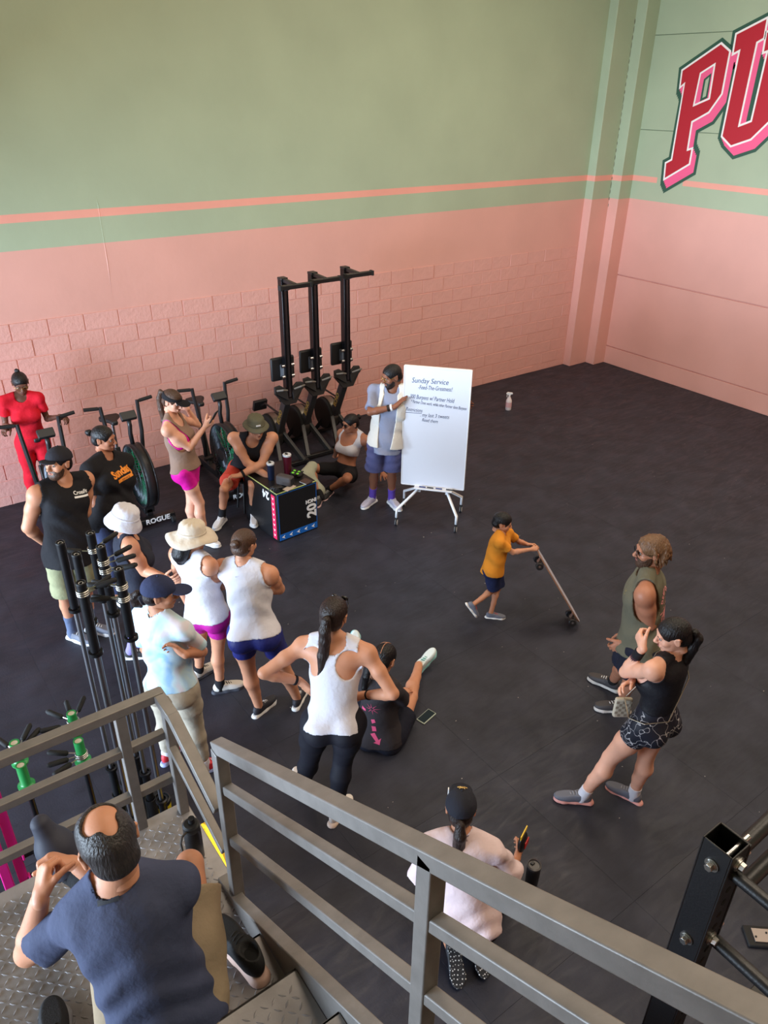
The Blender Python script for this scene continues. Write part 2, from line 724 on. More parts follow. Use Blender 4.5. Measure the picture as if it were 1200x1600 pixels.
for k in range(1, 6):
    z = LZ + RISE * k
    y1 = NY - RUN * (k - 1)
    t = MB().box(((SX0 + SX1) / 2, y1 - RUN / 2 - .01, z - .004), (SX1 - SX0, RUN + .02, .008)).box(((SX0 + SX1) / 2, y1 - .004, z - .03), (SX1 - SX0, .008, .06)).obj('tread', PLATE, stair)
    if k <= 3:
        checker('tread_pattern', SX0 + .03, SX1 - .02, y1 - RUN + .01, y1 - .015, z, t)
    MB().box(((SX0 + SX1) / 2, y1 - RUN - .004, z + RISE / 2), (SX1 - SX0, .006, RISE)).obj('riser', STEEL, stair)
for sx in (SX1 + .028, SX0 - .028):
    mb = MB()
    pr = [(2.13, LZ - .18), (2.13, LZ + .02), (1.96, LZ + .06), (1.80, LZ + .155), (.05, LZ + .155 + 1.75 * .594), (.05, LZ + 1.75 * .594 - .15), (1.75, LZ - .18)]
    mb.prism(pr, (.05, 0, 0), (sx - .025, 0, 0), (0, 1, 0), (0, 0, 1))
    mb.obj('stringer', STEEL, stair, bevel=.004)

landing = stair
LX0, LX1, LY0, LY1 = -1.5, .75, 1.40, 2.62
p = MB().box(((LX0 + LX1) / 2, (LY0 + LY1) / 2, LZ - .005), (LX1 - LX0, LY1 - LY0, .01)).obj('deck_plate', PLATE, landing)
checker('deck_pattern', -.62, LX1 - .02, NY - .2, LY1 - .05, LZ, p)
mb = MB()
mb.box(((LX0 + LX1) / 2, LY1 - .02, LZ - .065), (LX1 - LX0, .05, .12))
mb.box((LX1 - .02, (LY0 + LY1) / 2, LZ - .065), (.05, LY1 - LY0, .12))
mb.obj('edge_channel', STEEL, landing, bevel=.004)
for x, y in ((LX1 - .06, LY1 - .06), (LX0 + .2, LY1 - .06), (LX1 - .06, LY0 + .1)):
    MB().bar((x, y, 0), (x, y, LZ - .01), .08, .08).obj('support_post', STEEL, landing)
# guard rail along the far edge of the landing
gr = stair
RT = 2.075
CX = .70
B = dict(bevel=.004)
MB().bar((LX0, LY1 - .02, RT), (CX + .02, LY1 - .02, RT), .05, .045).obj('top_rail', STEEL, gr, **B)
for z in (1.845, 1.565):
    MB().bar((LX0, LY1 - .02, z), (CX, LY1 - .02, z), .04, .04).obj('mid_rail', STEEL, gr, **B)
for x in (.72, .525, -.42, -1.2):
    MB().bar((x, LY1 - .02 - (.03 if x > .7 else 0), LZ - .08), (x, LY1 - .02 - (.03 if x > .7 else 0), RT - .02), .046, .046, (0, 1, 0)).obj('post', STEEL, gr, **B)
MB().bar((CX, LY1 + .002, RT), (CX + .008, 2.45, RT - .02), .05, .045).bar((CX + .008, 2.462, RT - .015), (CX + .018, 2.06, RT - .215), .05, .045).obj('side_rail', STEEL, gr, **B)
MB().bar((CX + .012, 2.56, RT - .29), (CX + .02, 2.06, RT - .47), .036, .036).obj('side_rail', STEEL, gr, **B)
# sloping hand rail of the upper flight
hr = stair
RXX = .735
A0 = Vector((RXX, 2.035, 2.235))
SL = Vector((0, -1.85, 1.075)).normalized()


def on_rail(y, dz=0.0):
    return Vector((RXX, y, A0.z + (A0.y - y) * 1.075 / 1.85 + dz))


MB().bar(on_rail(2.035, -.006), on_rail(-.55, -.006), .05, .05, (0, 0, 1)).obj('top_rail', STEEL, hr, **B)
for dz in (-.225, -.52):
    MB().bar(on_rail(1.99, dz), on_rail(-.55, dz), .04, .04, (0, 0, 1)).obj('mid_rail', STEEL, hr, **B)
MB().bar((RXX - .005, 2.01, LZ), (RXX - .005, 2.01, on_rail(2.01).z - .02), .05, .05, (0, 1, 0)).obj('post', STEEL, hr, **B)
for y in (.80, -.45):
    MB().bar((RXX, y, on_rail(y).z - 1.0), (RXX, y, on_rail(y).z - .004), .05, .05, (0, 1, 0)).obj('post', STEEL, hr, **B)

# ------------------------------------------------------------------ gym equipment
BLK = mat('black_powder_coat', (23, 22, 24), .42, bump=.08, bscale=160, spec=.5)
BLKP = mat('black_plastic', (26, 26, 28), .5)
BLKR = mat('black_rubber', (20, 20, 22), .75)
CHROME = metal('chrome', (205, 205, 208), .22)
ZINC = metal('zinc_bolt', (190, 188, 182), .32)
WHITEP = mat('white_enamel', (235, 236, 240), .35)
PRINTW = mat('white_print', (236, 236, 238), .6)
FANG = mat('green_fan_blade', (34, 150, 100), .45)
GREYP = mat('grey_plastic', (88, 90, 96), .5)
MESHM = mat('dark_wire', (58, 60, 66), .4, .6)


def make_bike():
    r = empty('fan_bike')
    # frame: floor bars, spine, seat mast
    mb = MB()
    mb.bar((0, -.12, .13), (0, .92, .13), .07, .09)
    mb.bar((0, .62, .13), (0, .78, .62), .06, .07)
    mb.bar((0, -.02, .13), (0, -.02, .22), .2, .12)
    mb.bar((0, .34, .15), (0, .24, .45), .09, .07)
    mb.obj('frame', BLK, r, bevel=.006)
    for y in (-.17, .92):
        MB().box((0, y, .065), (.52, .085, .075)).obj('floor_bar', BLK, r, bevel=.01)
    text_on('bar_lettering', 'ROGUE', .085, (.05, -.2155, .068), (1, 0, 0), (0, 0, 1), PRINTW, r, bold=.002)
    for sx in (-1, 1):
        MB().cyl((sx * .2, -.245, .04), (sx * .235, -.245, .04), .038, n=18).obj('transport_wheel', BLKR, r, smooth='auto')
    # fan drum: two wire faces, a rim and green blades inside
    C = Vector((0, .02, .55))
    RX = Matrix.Rotation(PI / 2, 3, 'Y')
    mb = MB()
    for x in (-.06, .06):
        mb.torus(C + Vector((x, 0, 0)), .365, .012, RX, 36, 6)
    mb.lathe([(.358, -.06), (.372, -.06), (.372, .06), (.358, .06), (.358, -.06)], C, RX, 44)
    mb.obj('drum_rim', BLK, r, smooth=True)
    mb = MB()
    for x, dx in ((-.06, -.035), (.06, .035)):
        for i in range(56):
            a = 2 * PI * i / 56
            pts = []
            for q in range(5):
                rr = .08 + .285 * q / 4
                aa = a + .5 * q / 4
                pts.append(C + Vector((x + dx * (1 - (q / 4) ** 2), math.cos(aa) * rr, math.sin(aa) * rr)))
            mb.tube(pts, .0036, 4)
        for rr in (.16, .26):
            mb.torus(C + Vector((x + dx * (1 - ((rr - .08) / .285) ** 2), 0, 0)), rr, .003, RX, 32, 4)
    o = mb.obj('wire_guard', MESHM, r)
    o['kind'] = 'stuff'
    for x, dx in ((-.06, -.036), (.06, .036)):
        MB().cyl(C + Vector((x, 0, 0)), C + Vector((x + dx, 0, 0)), .085, .075, 20).obj('hub_cover', BLKP, r, smooth='auto')
    for i in range(10):
        a = 2 * PI * i / 10
        mb = MB()
        u, v = Vector((0, math.cos(a), math.sin(a))), Vector((0, -math.sin(a), math.cos(a)))
        q = [C + u * .07 + v * -.02 + Vector((.03, 0, 0)), C + u * .33 + v * -.085 + Vector((.05, 0, 0)), C + u * .34 + v * .085 + Vector((-.05, 0, 0)), C + u * .07 + v * .03 + Vector((-.03, 0, 0))]
        n = Vector((.004, 0, 0)) + v * .002
        mb.add([p + n for p in q] + [p - n for p in q], [(0, 1, 2, 3), (7, 6, 5, 4), (0, 4, 5, 1), (1, 5, 6, 2), (2, 6, 7, 3), (3, 7, 4, 0)])
        mb.obj('fan_blade', FANG, r)
    # swinging handle levers with grips
    for sx in (-1, 1):
        lv = MB()
        lv.tube([(sx * .15, .36, .36), (sx * .16, .33, .62), (sx * .19, .34, .95), (sx * .205, .40, 1.2), (sx * .21, .41, 1.29)], [.026, .026, .024, .022, .022], 8)
        lv.tube([(sx * .21, .41, 1.275), (sx * .30, .415, 1.285), (sx * .37, .42, 1.29)], .017, 8)
        lever = lv.obj('handle_lever', BLK, r, smooth='auto')
        MB().cyl((sx * .235, .411, 1.278), (sx * .385, .421, 1.291), .0205, n=12).obj('grip', BLKR, lever, smooth='auto')
        MB().box((sx * .17, .34 + sx * .12, .36 - sx * .09), (.1, .06, .025)).obj('pedal', BLKP, r, bevel=.004)
        MB().bar((sx * .11, .34, .36), (sx * .125, .34 + sx * .12, .36 - sx * .09), .02, .03).obj('crank', BLK, r)
    # console on its bent neck
    MB().tube([(0, .12, .9), (0, .15, 1.02), (0, .12, 1.12), (0, .14, 1.2)], .025, 8).obj('console_neck', BLK, r, smooth=True)
    cn = MB().box((0, .13, 1.235), (.17, .10, .05), Matrix.Rotation(.75, 3, 'X')).obj('console', BLKP, r, bevel=.008)
    MB().box((0, .148, 1.254), (.12, .06, .004), Matrix.Rotation(.75, 3, 'X')).obj('screen', mat('console_screen', (44, 48, 48), .2), cn)
    # saddle
    mb = MB()
    mb.prism([(-.035, -.13), (-.05, -.02), (-.125, .08), (-.11, .14), (0, .155), (.11, .14), (.125, .08), (.05, -.02), (.035, -.13)], (0, 0, .055), (0, .80, .93))
    mb.obj('saddle', BLKP, r, bevel=.02, seg=3)
    MB().cyl((0, .78, .55), (0, .8, .94), .02, n=12).obj('saddle_post', CHROME, r, smooth='auto')
    return r


bikes = []
bk = make_bike()
for i, (x, lab) in enumerate(((1.475, 'black fan bike ridden by the woman in red'), (2.345, 'black fan bike with green fan behind the woman in taupe tank and pink shorts'),
                              (3.43, 'black fan bike behind the man in the olive bucket hat'))):
    o = bk if i == 0 else copy_tree(bk)
    o.location = (x, 7.82, 0)
    tag(o, lab, 'exercise bike', 'fan bikes along the block wall')


def make_rower():
    r = empty('rowing_machine')
    # upright monorail with its end foot, seat, foot plates, leaning main frame, flywheel and legs
    mb = MB()
    mb.bar((0, 0, .98), (0, 0, 2.44), .088, .095, (0, 1, 0))
    mb.obj('monorail', mat('rail_black', (26, 26, 30), .25, .5), r, bevel=.006)
    MB().bar((0, -.046, 1.0), (0, -.046, 2.36), .03, .01, (0, 1, 0)).obj('rail_track', metal('rail_steel', (120, 122, 128), .25), r)
    mb = MB()
    mb.box((0, 0, 2.452), (.09, .1, .03))
    mb.bar((-.0, -.02, 2.44), (0, -.29, 2.43), .05, .04)
    mb.bar((0, -.05, 2.33), (0, -.27, 2.42), .03, .04)
    mb.obj('end_bracket', BLK, r, bevel=.004)
    MB().bar((-.19, -.30, 2.42), (.19, -.30, 2.42), .06, .05).obj('end_foot', BLK, r, bevel=.006)
    for sx in (-1, 1):
        MB().box((sx * .2, -.30, 2.42), (.03, .066, .06)).obj('rubber_cap', BLKR, r, bevel=.004)
    MB().box((-.02, .085, 1.34), (.33, .05, .30)).obj('seat', BLKP, r, bevel=.022, seg=3)
    MB().box((0, .03, 1.32), (.13, .1, .16)).obj('seat_carriage', GREYP, r, bevel=.01)
    for z in (1.26, 1.4):
        MB().cyl((-.085, -.02, z), (.085, -.02, z), .022, n=12).obj('seat_roller', CHROME, r, smooth='auto')
    for sx in (-1, 1):
        MB().prism([(sx * .035, -.06), (sx * .21, .06), (sx * .2, .13), (sx * .12, .14), (sx * .035, .08)], (0, -.03, 0), (0, -.03, 1.02), (1, 0, 0), (0, .25, 1)).obj('foot_plate', BLKP, r, bevel=.004)
        MB().tube([(sx * .05, -.07, 1.1), (sx * .13, -.11, 1.13), (sx * .2, -.07, 1.12)], .012, 6).obj('foot_strap', mat('strap_grey', (120, 116, 112), .7), r)
    MB().prism([(-.2, 0), (-.08, -.16), (.08, -.16), (.2, 0)], (0, -.045, 0), (0, .02, 1.06), (1, 0, 0), (0, .2, 1)).obj('foot_shield', BLKP, r, bevel=.004)
    a, b = Vector((0, .02, 1.0)), Vector((0, .36, .30))
    MB().bar(a, b, .085, .1, (0, 1, 0)).obj('main_frame', mat('frame_grey', (62, 62, 64), .4, .3), r, bevel=.006)
    d = (a - b).normalized()
    text_on('frame_lettering', 'ECHO', .085, (a + b) / 2 + Vector((-.0435, 0, 0)), d, Vector((-1, 0, 0)).cross(d), mat('gold_print', (176, 146, 70), .5), r, bold=.003)
    C = Vector((0, .50, .36))
    RX = Matrix.Rotation(PI / 2, 3, 'Y')
    MB().cyl(C + Vector((-.09, 0, 0)), C + Vector((.09, 0, 0)), .225, n=36).obj('flywheel_housing', BLKR, r, smooth='auto', bevel=.012)
    mb = MB()
    mb.lathe([(.228, -.045), (.234, -.045), (.234, .045), (.228, .045)], C, RX, 40)
    mb.obj('perforated_band', metal('band_steel', (130, 124, 116), .4), r, smooth='auto')
    for i in range(3):
        MB().torus(C + Vector((.094, 0, 0)), 0.07 + .05 * i, .004, RX, 32, 5).obj('housing_ring', GREYP, r)
    MB().tube([(0, .3, .58), (.0, .16, .66), (-.02, .62, .7), (-.03, .76, .62)], .014, 7).obj('monitor_arm', BLK, r)
    MB().box((-.03, .76, .64), (.2, .05, .15), Matrix.Rotation(.3, 3, 'X')).obj('monitor', BLKP, r, bevel=.008)
    for sx in (-1, 1):
        MB().bar((sx * .03, .36, .42), (sx * .17, -.02, .05), .05, .07).obj('front_leg', mat('frame_grey', (62, 62, 64)), r, bevel=.005)
        MB().bar((sx * .05, .50, .3), (sx * .15, .66, .03), .045, .05).obj('rear_leg', BLK, r, bevel=.005)
        MB().cyl((sx * .22 - .012, -.02, .038), (sx * .22 + .012, -.02, .038), .036, n=16).obj('transport_wheel', BLKR, r, smooth='auto')
    MB().bar((-.24, -.02, .045), (.24, -.02, .045), .06, .05).obj('foot_bar', BLK, r, bevel=.006)
    MB().bar((-.16, .66, .03), (.16, .66, .03), .05, .05).obj('rear_bar', BLK, r, bevel=.006)
    return r


rw = make_rower()
for i, (x, y, lab) in enumerate(((4.425, 8.08, 'black rowing machine stored upright, first from the bikes'), (4.885, 8.16, 'black rowing machine stored upright, the middle one of three'),
                                 (5.39, 8.21, 'black rowing machine stored upright, behind the sitting woman in sunglasses'))):
    o = rw if i == 0 else copy_tree(rw)
    o.location = (x, y, 0)
    tag(o, lab, 'rowing machine', 'rowing machines stood on end')

# ------------------------------------------------------------------ whiteboard on a castor stand
T_ = Vector((.668, -.744, 0))
N_ = Vector((-.744, -.668, 0))
BC = Vector((5.06, 5.96, 0))
wb = empty('whiteboard', BC, math.atan2(T_.y, T_.x), 'tall white dry erase board on white castor stand with handwriting', 'whiteboard')
# local axes: x along the board, -y towards the viewer
BX0, BX1, BZ0, BZ1, BY = -.335, .385, .435, 1.845, -.05
MB().box(((BX0 + BX1) / 2, BY + .012, (BZ0 + BZ1) / 2), (BX1 - BX0, .022, BZ1 - BZ0)).obj('board_panel', mat('whiteboard_face', (226, 230, 242), .22), wb)
fr = MB()
for a, b in (((BX0, BZ0), (BX1, BZ0)), ((BX0, BZ1), (BX1, BZ1)), ((BX0, BZ0), (BX0, BZ1)), ((BX1, BZ0), (BX1, BZ1))):
    fr.bar((a[0], BY + .012, a[1]), (b[0], BY + .012, b[1]), .012, .03, (0, 1, 0))
fr.obj('board_frame', WHITEP, wb, bevel=.003)
tr = MB().box((.04, BY - .03, BZ0 - .012), (.44, .07, .018)).obj('pen_tray', WHITEP, wb, bevel=.004)
for i, x in enumerate((-.12, -.03, .07, .19)):
    tag(MB().cyl((x, BY - .035, BZ0 + .007), (x + .075, BY - .04, BZ0 + .007), .007, n=10).obj('marker_pen', mat('pen_%d' % (i % 2), ((40, 60, 120), (30, 30, 34))[i % 2], .4), tr))
for sx in (-1, 1):
    MB().bar((sx * .16 + .03, BY + .05, BZ0 - .1), (sx * .16 + .03, BY + .05, 1.6), .03, .03, (0, 1, 0)).obj('upright', WHITEP, wb)
    for yy, nm in ((-.12, 'front_leg'), (.40, 'rear_leg')):
        fx = sx * .345
        fy = -.255 if yy < 0 else .23
        lg = MB().tube([(sx * .16 + .03, BY + .03, BZ0 - .0), (sx * .17 + .03, BY + (.0 if yy < 0 else .06), BZ0 - .05), (fx, fy, .20), (fx, fy - .0, .1)], .017, 8).obj(nm, WHITEP, wb, smooth=True)
        MB().cyl((fx - .012, fy, .04), (fx + .012, fy, .04), .038, n=20).obj('castor', WHITEP, lg, smooth='auto')
        MB().cyl((fx - .010, fy, .04), (fx + .010, fy, .04), .041, n=20).box((fx, fy, .085), (.03, .03, .03)).obj('castor_fork', BLKR, lg, smooth='auto')
INK = mat('marker_ink', (46, 62, 104), .6)


def board_xy(px, py):
    d = Vector(_ray(px, py))
    o = Vector((0, 0, CAM_H))
    p0 = BC + N_ * (-BY)
    t = (p0 - o).dot(N_) / d.dot(N_)
    q = o + d * t - BC
    return q.dot(T_), q.z


for body, p0, p1, sz in (('Sunday Service', (643, 594), (701, 598), .072), ('-Feed-The-Greatness!', (653, 605), (707, 609), .060), ('300 Burpees w/ Partner Hold', (640, 619), (710, 627), .060),
                         ('* Partner Does work, while other Partner does Burpees', (642, 627), (729, 639), .046), ('Restrictions', (634, 639), (660, 642), .055),
                         ('. my last 3 tweets', (656, 648), (702, 652), .055), ('Read them', (659, 656), (684, 659), .05)):
    a, b = Vector(board_xy(*p0)), Vector(board_xy(*p1))
    L_ = (b - a).length
    me = text_mesh(body, sz, .0006, 'LEFT', shear=.25, bold=-.0005)
    w = max(v.co.x for v in me.vertices)
    ang = math.atan2(b.y - a.y, b.x - a.x)
    me.transform(Matrix.Diagonal((L_ / w, 1.15, 1, 1)))
    me.transform(Matrix.Translation((a.x, BY - .0008, a.y)) @ Matrix.Rotation(-ang, 4, 'Y') @ Matrix.Rotation(PI / 2, 4, 'X'))
    me.materials.clear()
    me.materials.append(INK)
    o = bpy.data.objects.new('handwriting', me)
    COL.objects.link(o)
    o.parent = wb
a, b = board_xy(632, 644), board_xy(659, 646)
MB().bar((a[0], BY - .0005, a[1]), (b[0], BY - .0005, b[1]), .001, .005).obj('underline', INK, wb)

# ------------------------------------------------------------------ soft plyo box with things on it
pb = empty('plyo_box', (3.335, 6.465, 0), math.radians(4), 'black foam jump box with large 20 and 24 prints and coloured arrow bands', 'jump box')
PW, PD, PH = .525, .70, .605
VINYL = mat('black_vinyl', (24, 24, 27), .38, bump=.06, bscale=120)
MB().box((PW / 2, PD / 2, PH / 2), (PW, PD, PH)).obj('box_body', VINYL, pb, bevel=.008)
BLUE, HOTP, GLINE = mat('band_blue', (24, 104, 196), .5), mat('band_pink', (236, 40, 92), .5), mat('edge_piping', (190, 205, 130), .6)
MB().box((PW / 2, -.002, .055), (PW - .02, .004, .075)).obj('blue_band', BLUE, pb)
MB().box((-.002, .075, PH / 2 - .01), (.004, .07, PH - .06)).obj('pink_band', HOTP, pb)


def arrow(name, o, X, Y, s, parent):
    poly = [(-1, 0), (.6, .85), (.15, 0), (.6, -.85)]
    n = Vector(X).cross(Vector(Y))
    return MB().prism([(p[0] * s, p[1] * s) for p in poly], n * .002, o, X, Y).obj(name, PRINTW, parent)


for i in range(5):
    arrow('arrow_print', (.06 + i * .1, -.0045, .055), (1, 0, 0), (0, 0, 1), .026, pb)
for i in range(8):
    arrow('arrow_print', (-.0045, .075, .07 + i * .065), (0, 0, 1), (0, 1, 0), .022, pb)
text_on('front_number', '20', .17, (PW - .075, -.003, .26), (0, 0, 1), (-1, 0, 0), PRINTW, pb, bold=.006)
text_on('front_word', 'INCH', .058, (PW - .085, -.003, .385), (-1, 0, 0), (0, 0, -1), PRINTW, pb, bold=.003)
text_on('side_number', '24', .13, (-.003, .22, PH - .085), (0, 1, 0), (0, 0, -1), PRINTW, pb, bold=.005)
ln = MB()
for a, b in (((.012, -.001, .1), (.012, -.001, PH - .02)), ((PW - .012, -.001, .1), (PW - .012, -.001, PH - .02)), ((.012, -.001, PH - .02), (PW - .012, -.001, PH - .02))):
    ln.bar(a, b, .005, .003, (0, 1, 0))
ln.obj('blue_piping', BLUE, pb)
MB().bar((0, 0, PH), (PW, 0, PH), .008, .008).bar((0, 0, PH), (0, PD, PH), .008, .008).obj('top_piping', GLINE, pb)

TOPZ = PH


def on_box(px, py):
    return at_z(px, py, TOPZ)


def tumbler(px, py, col, lab, h=.2, r=.042):
    p = on_box(px, py)
    t = empty('tumbler', p, 0, lab, 'tumbler', 'tumblers on the jump box')
    MB().lathe([(0, 0), (r * .82, 0), (r * .86, .01), (r, h * .75), (r, h), (r * .9, h), (r * .85, .02), (0, .02)], n=24).obj('cup', mat('tumbler_%d' % col[0], col, .3, .3), t, smooth='auto')
    MB().lathe([(0, h - .004), (r * 1.04, h - .004), (r * 1.06, h + .014), (r * .9, h + .02), (r * .55, h + .012), (0, h + .012)], n=24).obj('lid', mat('clear_lid', (200, 204, 210), .15, spec=.7), t, smooth='auto')
    MB().box((0, r * .3, h + .018), (r * .5, r * .8, .01)).obj('slider', BLKP, t, bevel=.002)
    return t


tumbler(424, 749, (28, 38, 66), 'navy insulated tumbler with clear lid on the jump box', .19)
tumbler(450, 742, (92, 22, 40), 'maroon insulated tumbler with clear lid on the jump box', .24, .046)
p = on_box(446, 757)
sp = empty('portable_speaker', p, .5, 'grey box speaker lying on the jump box between the tumblers and the phone', 'speaker')
MB().box((0, 0, .055), (.1, .19, .11)).obj('casing', mat('speaker_cloth', (72, 66, 66), .8, bump=.3, bscale=300), sp, bevel=.02, seg=3)
MB().box((0, -.09, .055), (.07, .015, .08)).obj('grille', BLKR, sp, bevel=.004)
p = on_box(452, 763)
ph = empty('phone', p, .35, 'pale phone lying flat at the front edge of the jump box', 'phone')
MB().box((0, .0, .005), (.15, .075, .009)).obj('case', mat('phone_silver', (196, 180, 168), .3), ph, bevel=.003)
MB().box((.055, .02, .011), (.02, .02, .004)).obj('camera_bump', BLKP, ph, bevel=.002)
p = on_box(434, 768)
cp = empty('small_camera', p, -.3, 'small black camera with strap on the corner of the jump box', 'camera')
MB().box((0, 0, .032), (.1, .06, .064)).obj('body', BLKP, cp, bevel=.008)
MB().cyl((-.01, -.03, .032), (-.01, -.06, .032), .024, n=16).obj('lens', BLKR, cp, smooth='auto')
MB().tube([(.05, 0, .05), (.08, .06, .012), (.02, .12, .008), (-.06, .1, .008), (-.1, .03, .008), (-.05, .0, .05)], .004, 6).obj('strap', GREYP, cp)
p = on_box(478, 754)
wl_ = empty('wallet', p, .25, 'brown leather wallet at the right corner of the jump box', 'wallet')
MB().box((0, 0, .012), (.1, .11, .022)).obj('cover', mat('brown_leather', (74, 54, 52), .5, bump=.15), wl_, bevel=.005)
MB().box((-.002, 0, .012), (.098, .104, .008)).obj('card', PRINTW, wl_)
p = on_box(467, 745)
gl = empty('sport_gloves', p, .9, 'black sport gloves with bright green patches beside the maroon tumbler', 'gloves')
for k in range(2):
    mb = MB()
    R = rotz(.4 * k)
    mb.sphere((.0, .055 * k, .03 + .012 * k), (.055, .04, .028), R=R)
    for q in range(4):
        mb.tube([R @ Vector((.04, -.026 + .017 * q + .055 * k, .03 + .012 * k)), R @ Vector((.1, -.034 + .022 * q + .055 * k, .018 + .012 * k))], .01, 6)
    g = mb.obj('glove', BLKR, gl, smooth=True)
    for q in range(2):
        MB().sphere((.02 - .05 * q, .01 * q + .05 * k, .052 + .012 * k), (.022, .018, .008), 8, 6).obj('green_patch', mat('neon_green', (126, 226, 66), .5), g, smooth=True)

# seat of the man in the bucket hat
st = empty('stool', (3.42, 7.38, 0), 0, 'low black stool under the man in the olive bucket hat', 'stool')
MB().cyl((0, 0, .395), (0, 0, .43), .15, n=28).obj('seat', BLKP, st, smooth='auto', bevel=.01)
for i in range(4):
    a = PI / 4 + PI / 2 * i
    MB().cyl((.09 * math.cos(a), .09 * math.sin(a), .4), (.13 * math.cos(a), .13 * math.sin(a), 0), .012, n=10).obj('leg', BLK, st, smooth='auto')

# ------------------------------------------------------------------ spray bottle, tumbler, phone on the floor
p = at_z(794, 640, 0)
sb = empty('spray_bottle', p, 2.4, 'white trigger spray bottle standing alone on the dark mats', 'spray bottle')
MB().lathe([(0, 0), (.042, 0), (.046, .01), (.046, .15), (.038, .175), (.017, .215), (.016, .24), (0, .24)], n=20).obj('bottle', mat('milky_plastic', (222, 212, 214), .35), sb, smooth='auto')
MB().lathe([(.0475, .05), (.0475, .13)], n=20).obj('paper_label', mat('label_pink', (212, 168, 172), .6), sb, smooth=True)
MB().prism([(-.05, .262), (-.045, .283), (.03, .29), (.052, .272), (.05, .258), (.016, .25), (.016, .236), (-.016, .236), (-.018, .255)], (0, .026, 0), (0, -.013, 0), (1, 0, 0), (0, 0, 1)).obj('spray_head', WHITEP, sb, bevel=.003)
MB().tube([(.018, 0, .255), (.04, 0, .235), (.036, 0, .205)], .006, 6).obj('trigger', WHITEP, sb)
p = at_z(829, 1386, 0)
tm = empty('floor_tumbler', p, 0, 'matt black tumbler on the floor beside the kneeling woman in pale pink', 'tumbler')
MB().lathe([(0, 0), (.036, 0), (.039, .008), (.043, .15), (.043, .205), (0, .205)], n=24).obj('cup', mat('black_steel', (22, 20, 21), .4), tm, smooth='auto')
MB().lathe([(.044, .2), (.045, .218), (.036, .222), (.033, .214), (0, .214)], n=24).obj('lid', mat('lid_grey', (62, 58, 58), .4), tm, smooth='auto')
MB().box((0, .014, .219), (.024, .02, .008)).obj('slider', BLKP, tm, bevel=.002)
c = (at_z(652, 1125, 0) + at_z(680, 1116, 0)) / 2
a = at_z(652, 1125, 0) - at_z(668, 1111, 0)
fp = empty('phone', c, math.atan2(a.y, a.x), 'phone in a pale case lying screen up on the floor beside the straddle sitting woman', 'phone')
MB().box((0, 0, .0055), (.16, .082, .011)).obj('case', mat('case_sage', (178, 190, 178), .4), fp, bevel=.005)
MB().box((0, 0, .0115), (.146, .069, .0025)).obj('screen', mat('phone_glass', (38, 48, 56), .08), fp, bevel=.001)

# ------------------------------------------------------------------ barbells standing on end
SLV = mat('black_sleeve', (34, 34, 37), .35, .6)
SHAFT = metal('bar_shaft', (126, 126, 130), .42)
SILV = metal('clip_ring', (200, 198, 192), .28)


def make_barbell():
    r = empty('barbell')
    MB().cyl((0, 0, .44), (0, 0, 1.76), .0145, n=14).obj('shaft', SHAFT, r, smooth='auto')
    for z0, z1, zc in ((.03, .44, .455), (1.76, 2.19, 1.745)):
        sl = MB().cyl((0, 0, z0), (0, 0, z1), .0255, n=20).obj('sleeve', SLV, r, smooth='auto')
        MB().lathe([(.0256, zc - .012), (.037, zc - .01), (.037, zc + .01), (.0256, zc + .012)], n=20).obj('shoulder_collar', SLV, sl, smooth='auto')
    MB().lathe([(.0256, 2.188), (.0256, 2.196), (.02, 2.198), (.018, 2.19), (0, 2.19)], n=20).obj('end_cap', BLKP, r, smooth='auto')
    MB().torus((0, 0, 2.191), .011, .0012, None, 20, 5).obj('end_ring', PRINTW, r)
    return r


BARS = (('left-hand corner', (95, 852)), ('', (120, 870)), ('', (127, 915)), ('', (142, 837)), ('', (158, 858)), ('', (186, 893)))
BLAB = ('black barbell on end without clip, leftmost of the bundle', 'black barbell on end without clip, second from the left in the bundle',
        'black barbell on end with one clip, nearest the railing in the bundle', 'black barbell on end with one clip, rearmost of the bundle below the white hat',
        'black barbell on end with two clips whose grips cross a bare shoulder', 'black barbell on end with two clips, rightmost of the bundle beside the navy cap')
bb = make_barbell()
bpos = []
for i, (_, q) in enumerate(BARS):
    p = at_z(q[0], q[1], 2.2)
    o = bb if i == 0 else copy_tree(bb)
    o.location = (p.x + .0, p.y, .025)
    o.rotation_euler = (0, 0, i * .7)
    bpos.append(Vector((p.x, p.y, 0)))
    tag(o, BLAB[i], 'barbell', 'barbells standing in the floor holder')
hx = sum(p.x for p in bpos) / 6
hy = sum(p.y for p in bpos) / 6
bh = empty('barbell_holder', (0, 0, 0), 0, 'low black steel floor holder gripping the standing barbells', 'bar holder')
MB().box((hx, hy, .014), (.42, .66, .028)).obj('base_plate', BLK, bh, bevel=.004)
for p in bpos:
    MB().lathe([(.03, .02), (.036, .02), (.036, .24), (.03, .24)], (p.x, p.y, 0), n=20).obj('socket_tube', BLK, bh, smooth='auto')


def make_clip(handles):
    """spring clip: two wire rings with long black grips"""
    r = empty('bar_clip')
    for z in (-.012, 0, .012):
        MB().torus((0, 0, z), .0285, .0048, None, 24, 6).obj('spring_ring', SILV, r, smooth=True)
    for a, z in handles:
        d = Vector((math.cos(a), math.sin(a), 0))
        MB().tube([d * .028 + Vector((0, 0, z)), d * .07 + Vector((0, 0, z + .004))], .0035, 6).obj('wire', SILV, r)
        MB().tube([d * .066 + Vector((0, 0, z)), d * .074 + Vector((0, 0, z + .002)), d * .160 + Vector((0, 0, z + .014)), d * .172 + Vector((0, 0, z + .016))], [.007, .0145, .0145, .008], 10).obj('grip', BLKR, r, smooth=True)
    return r


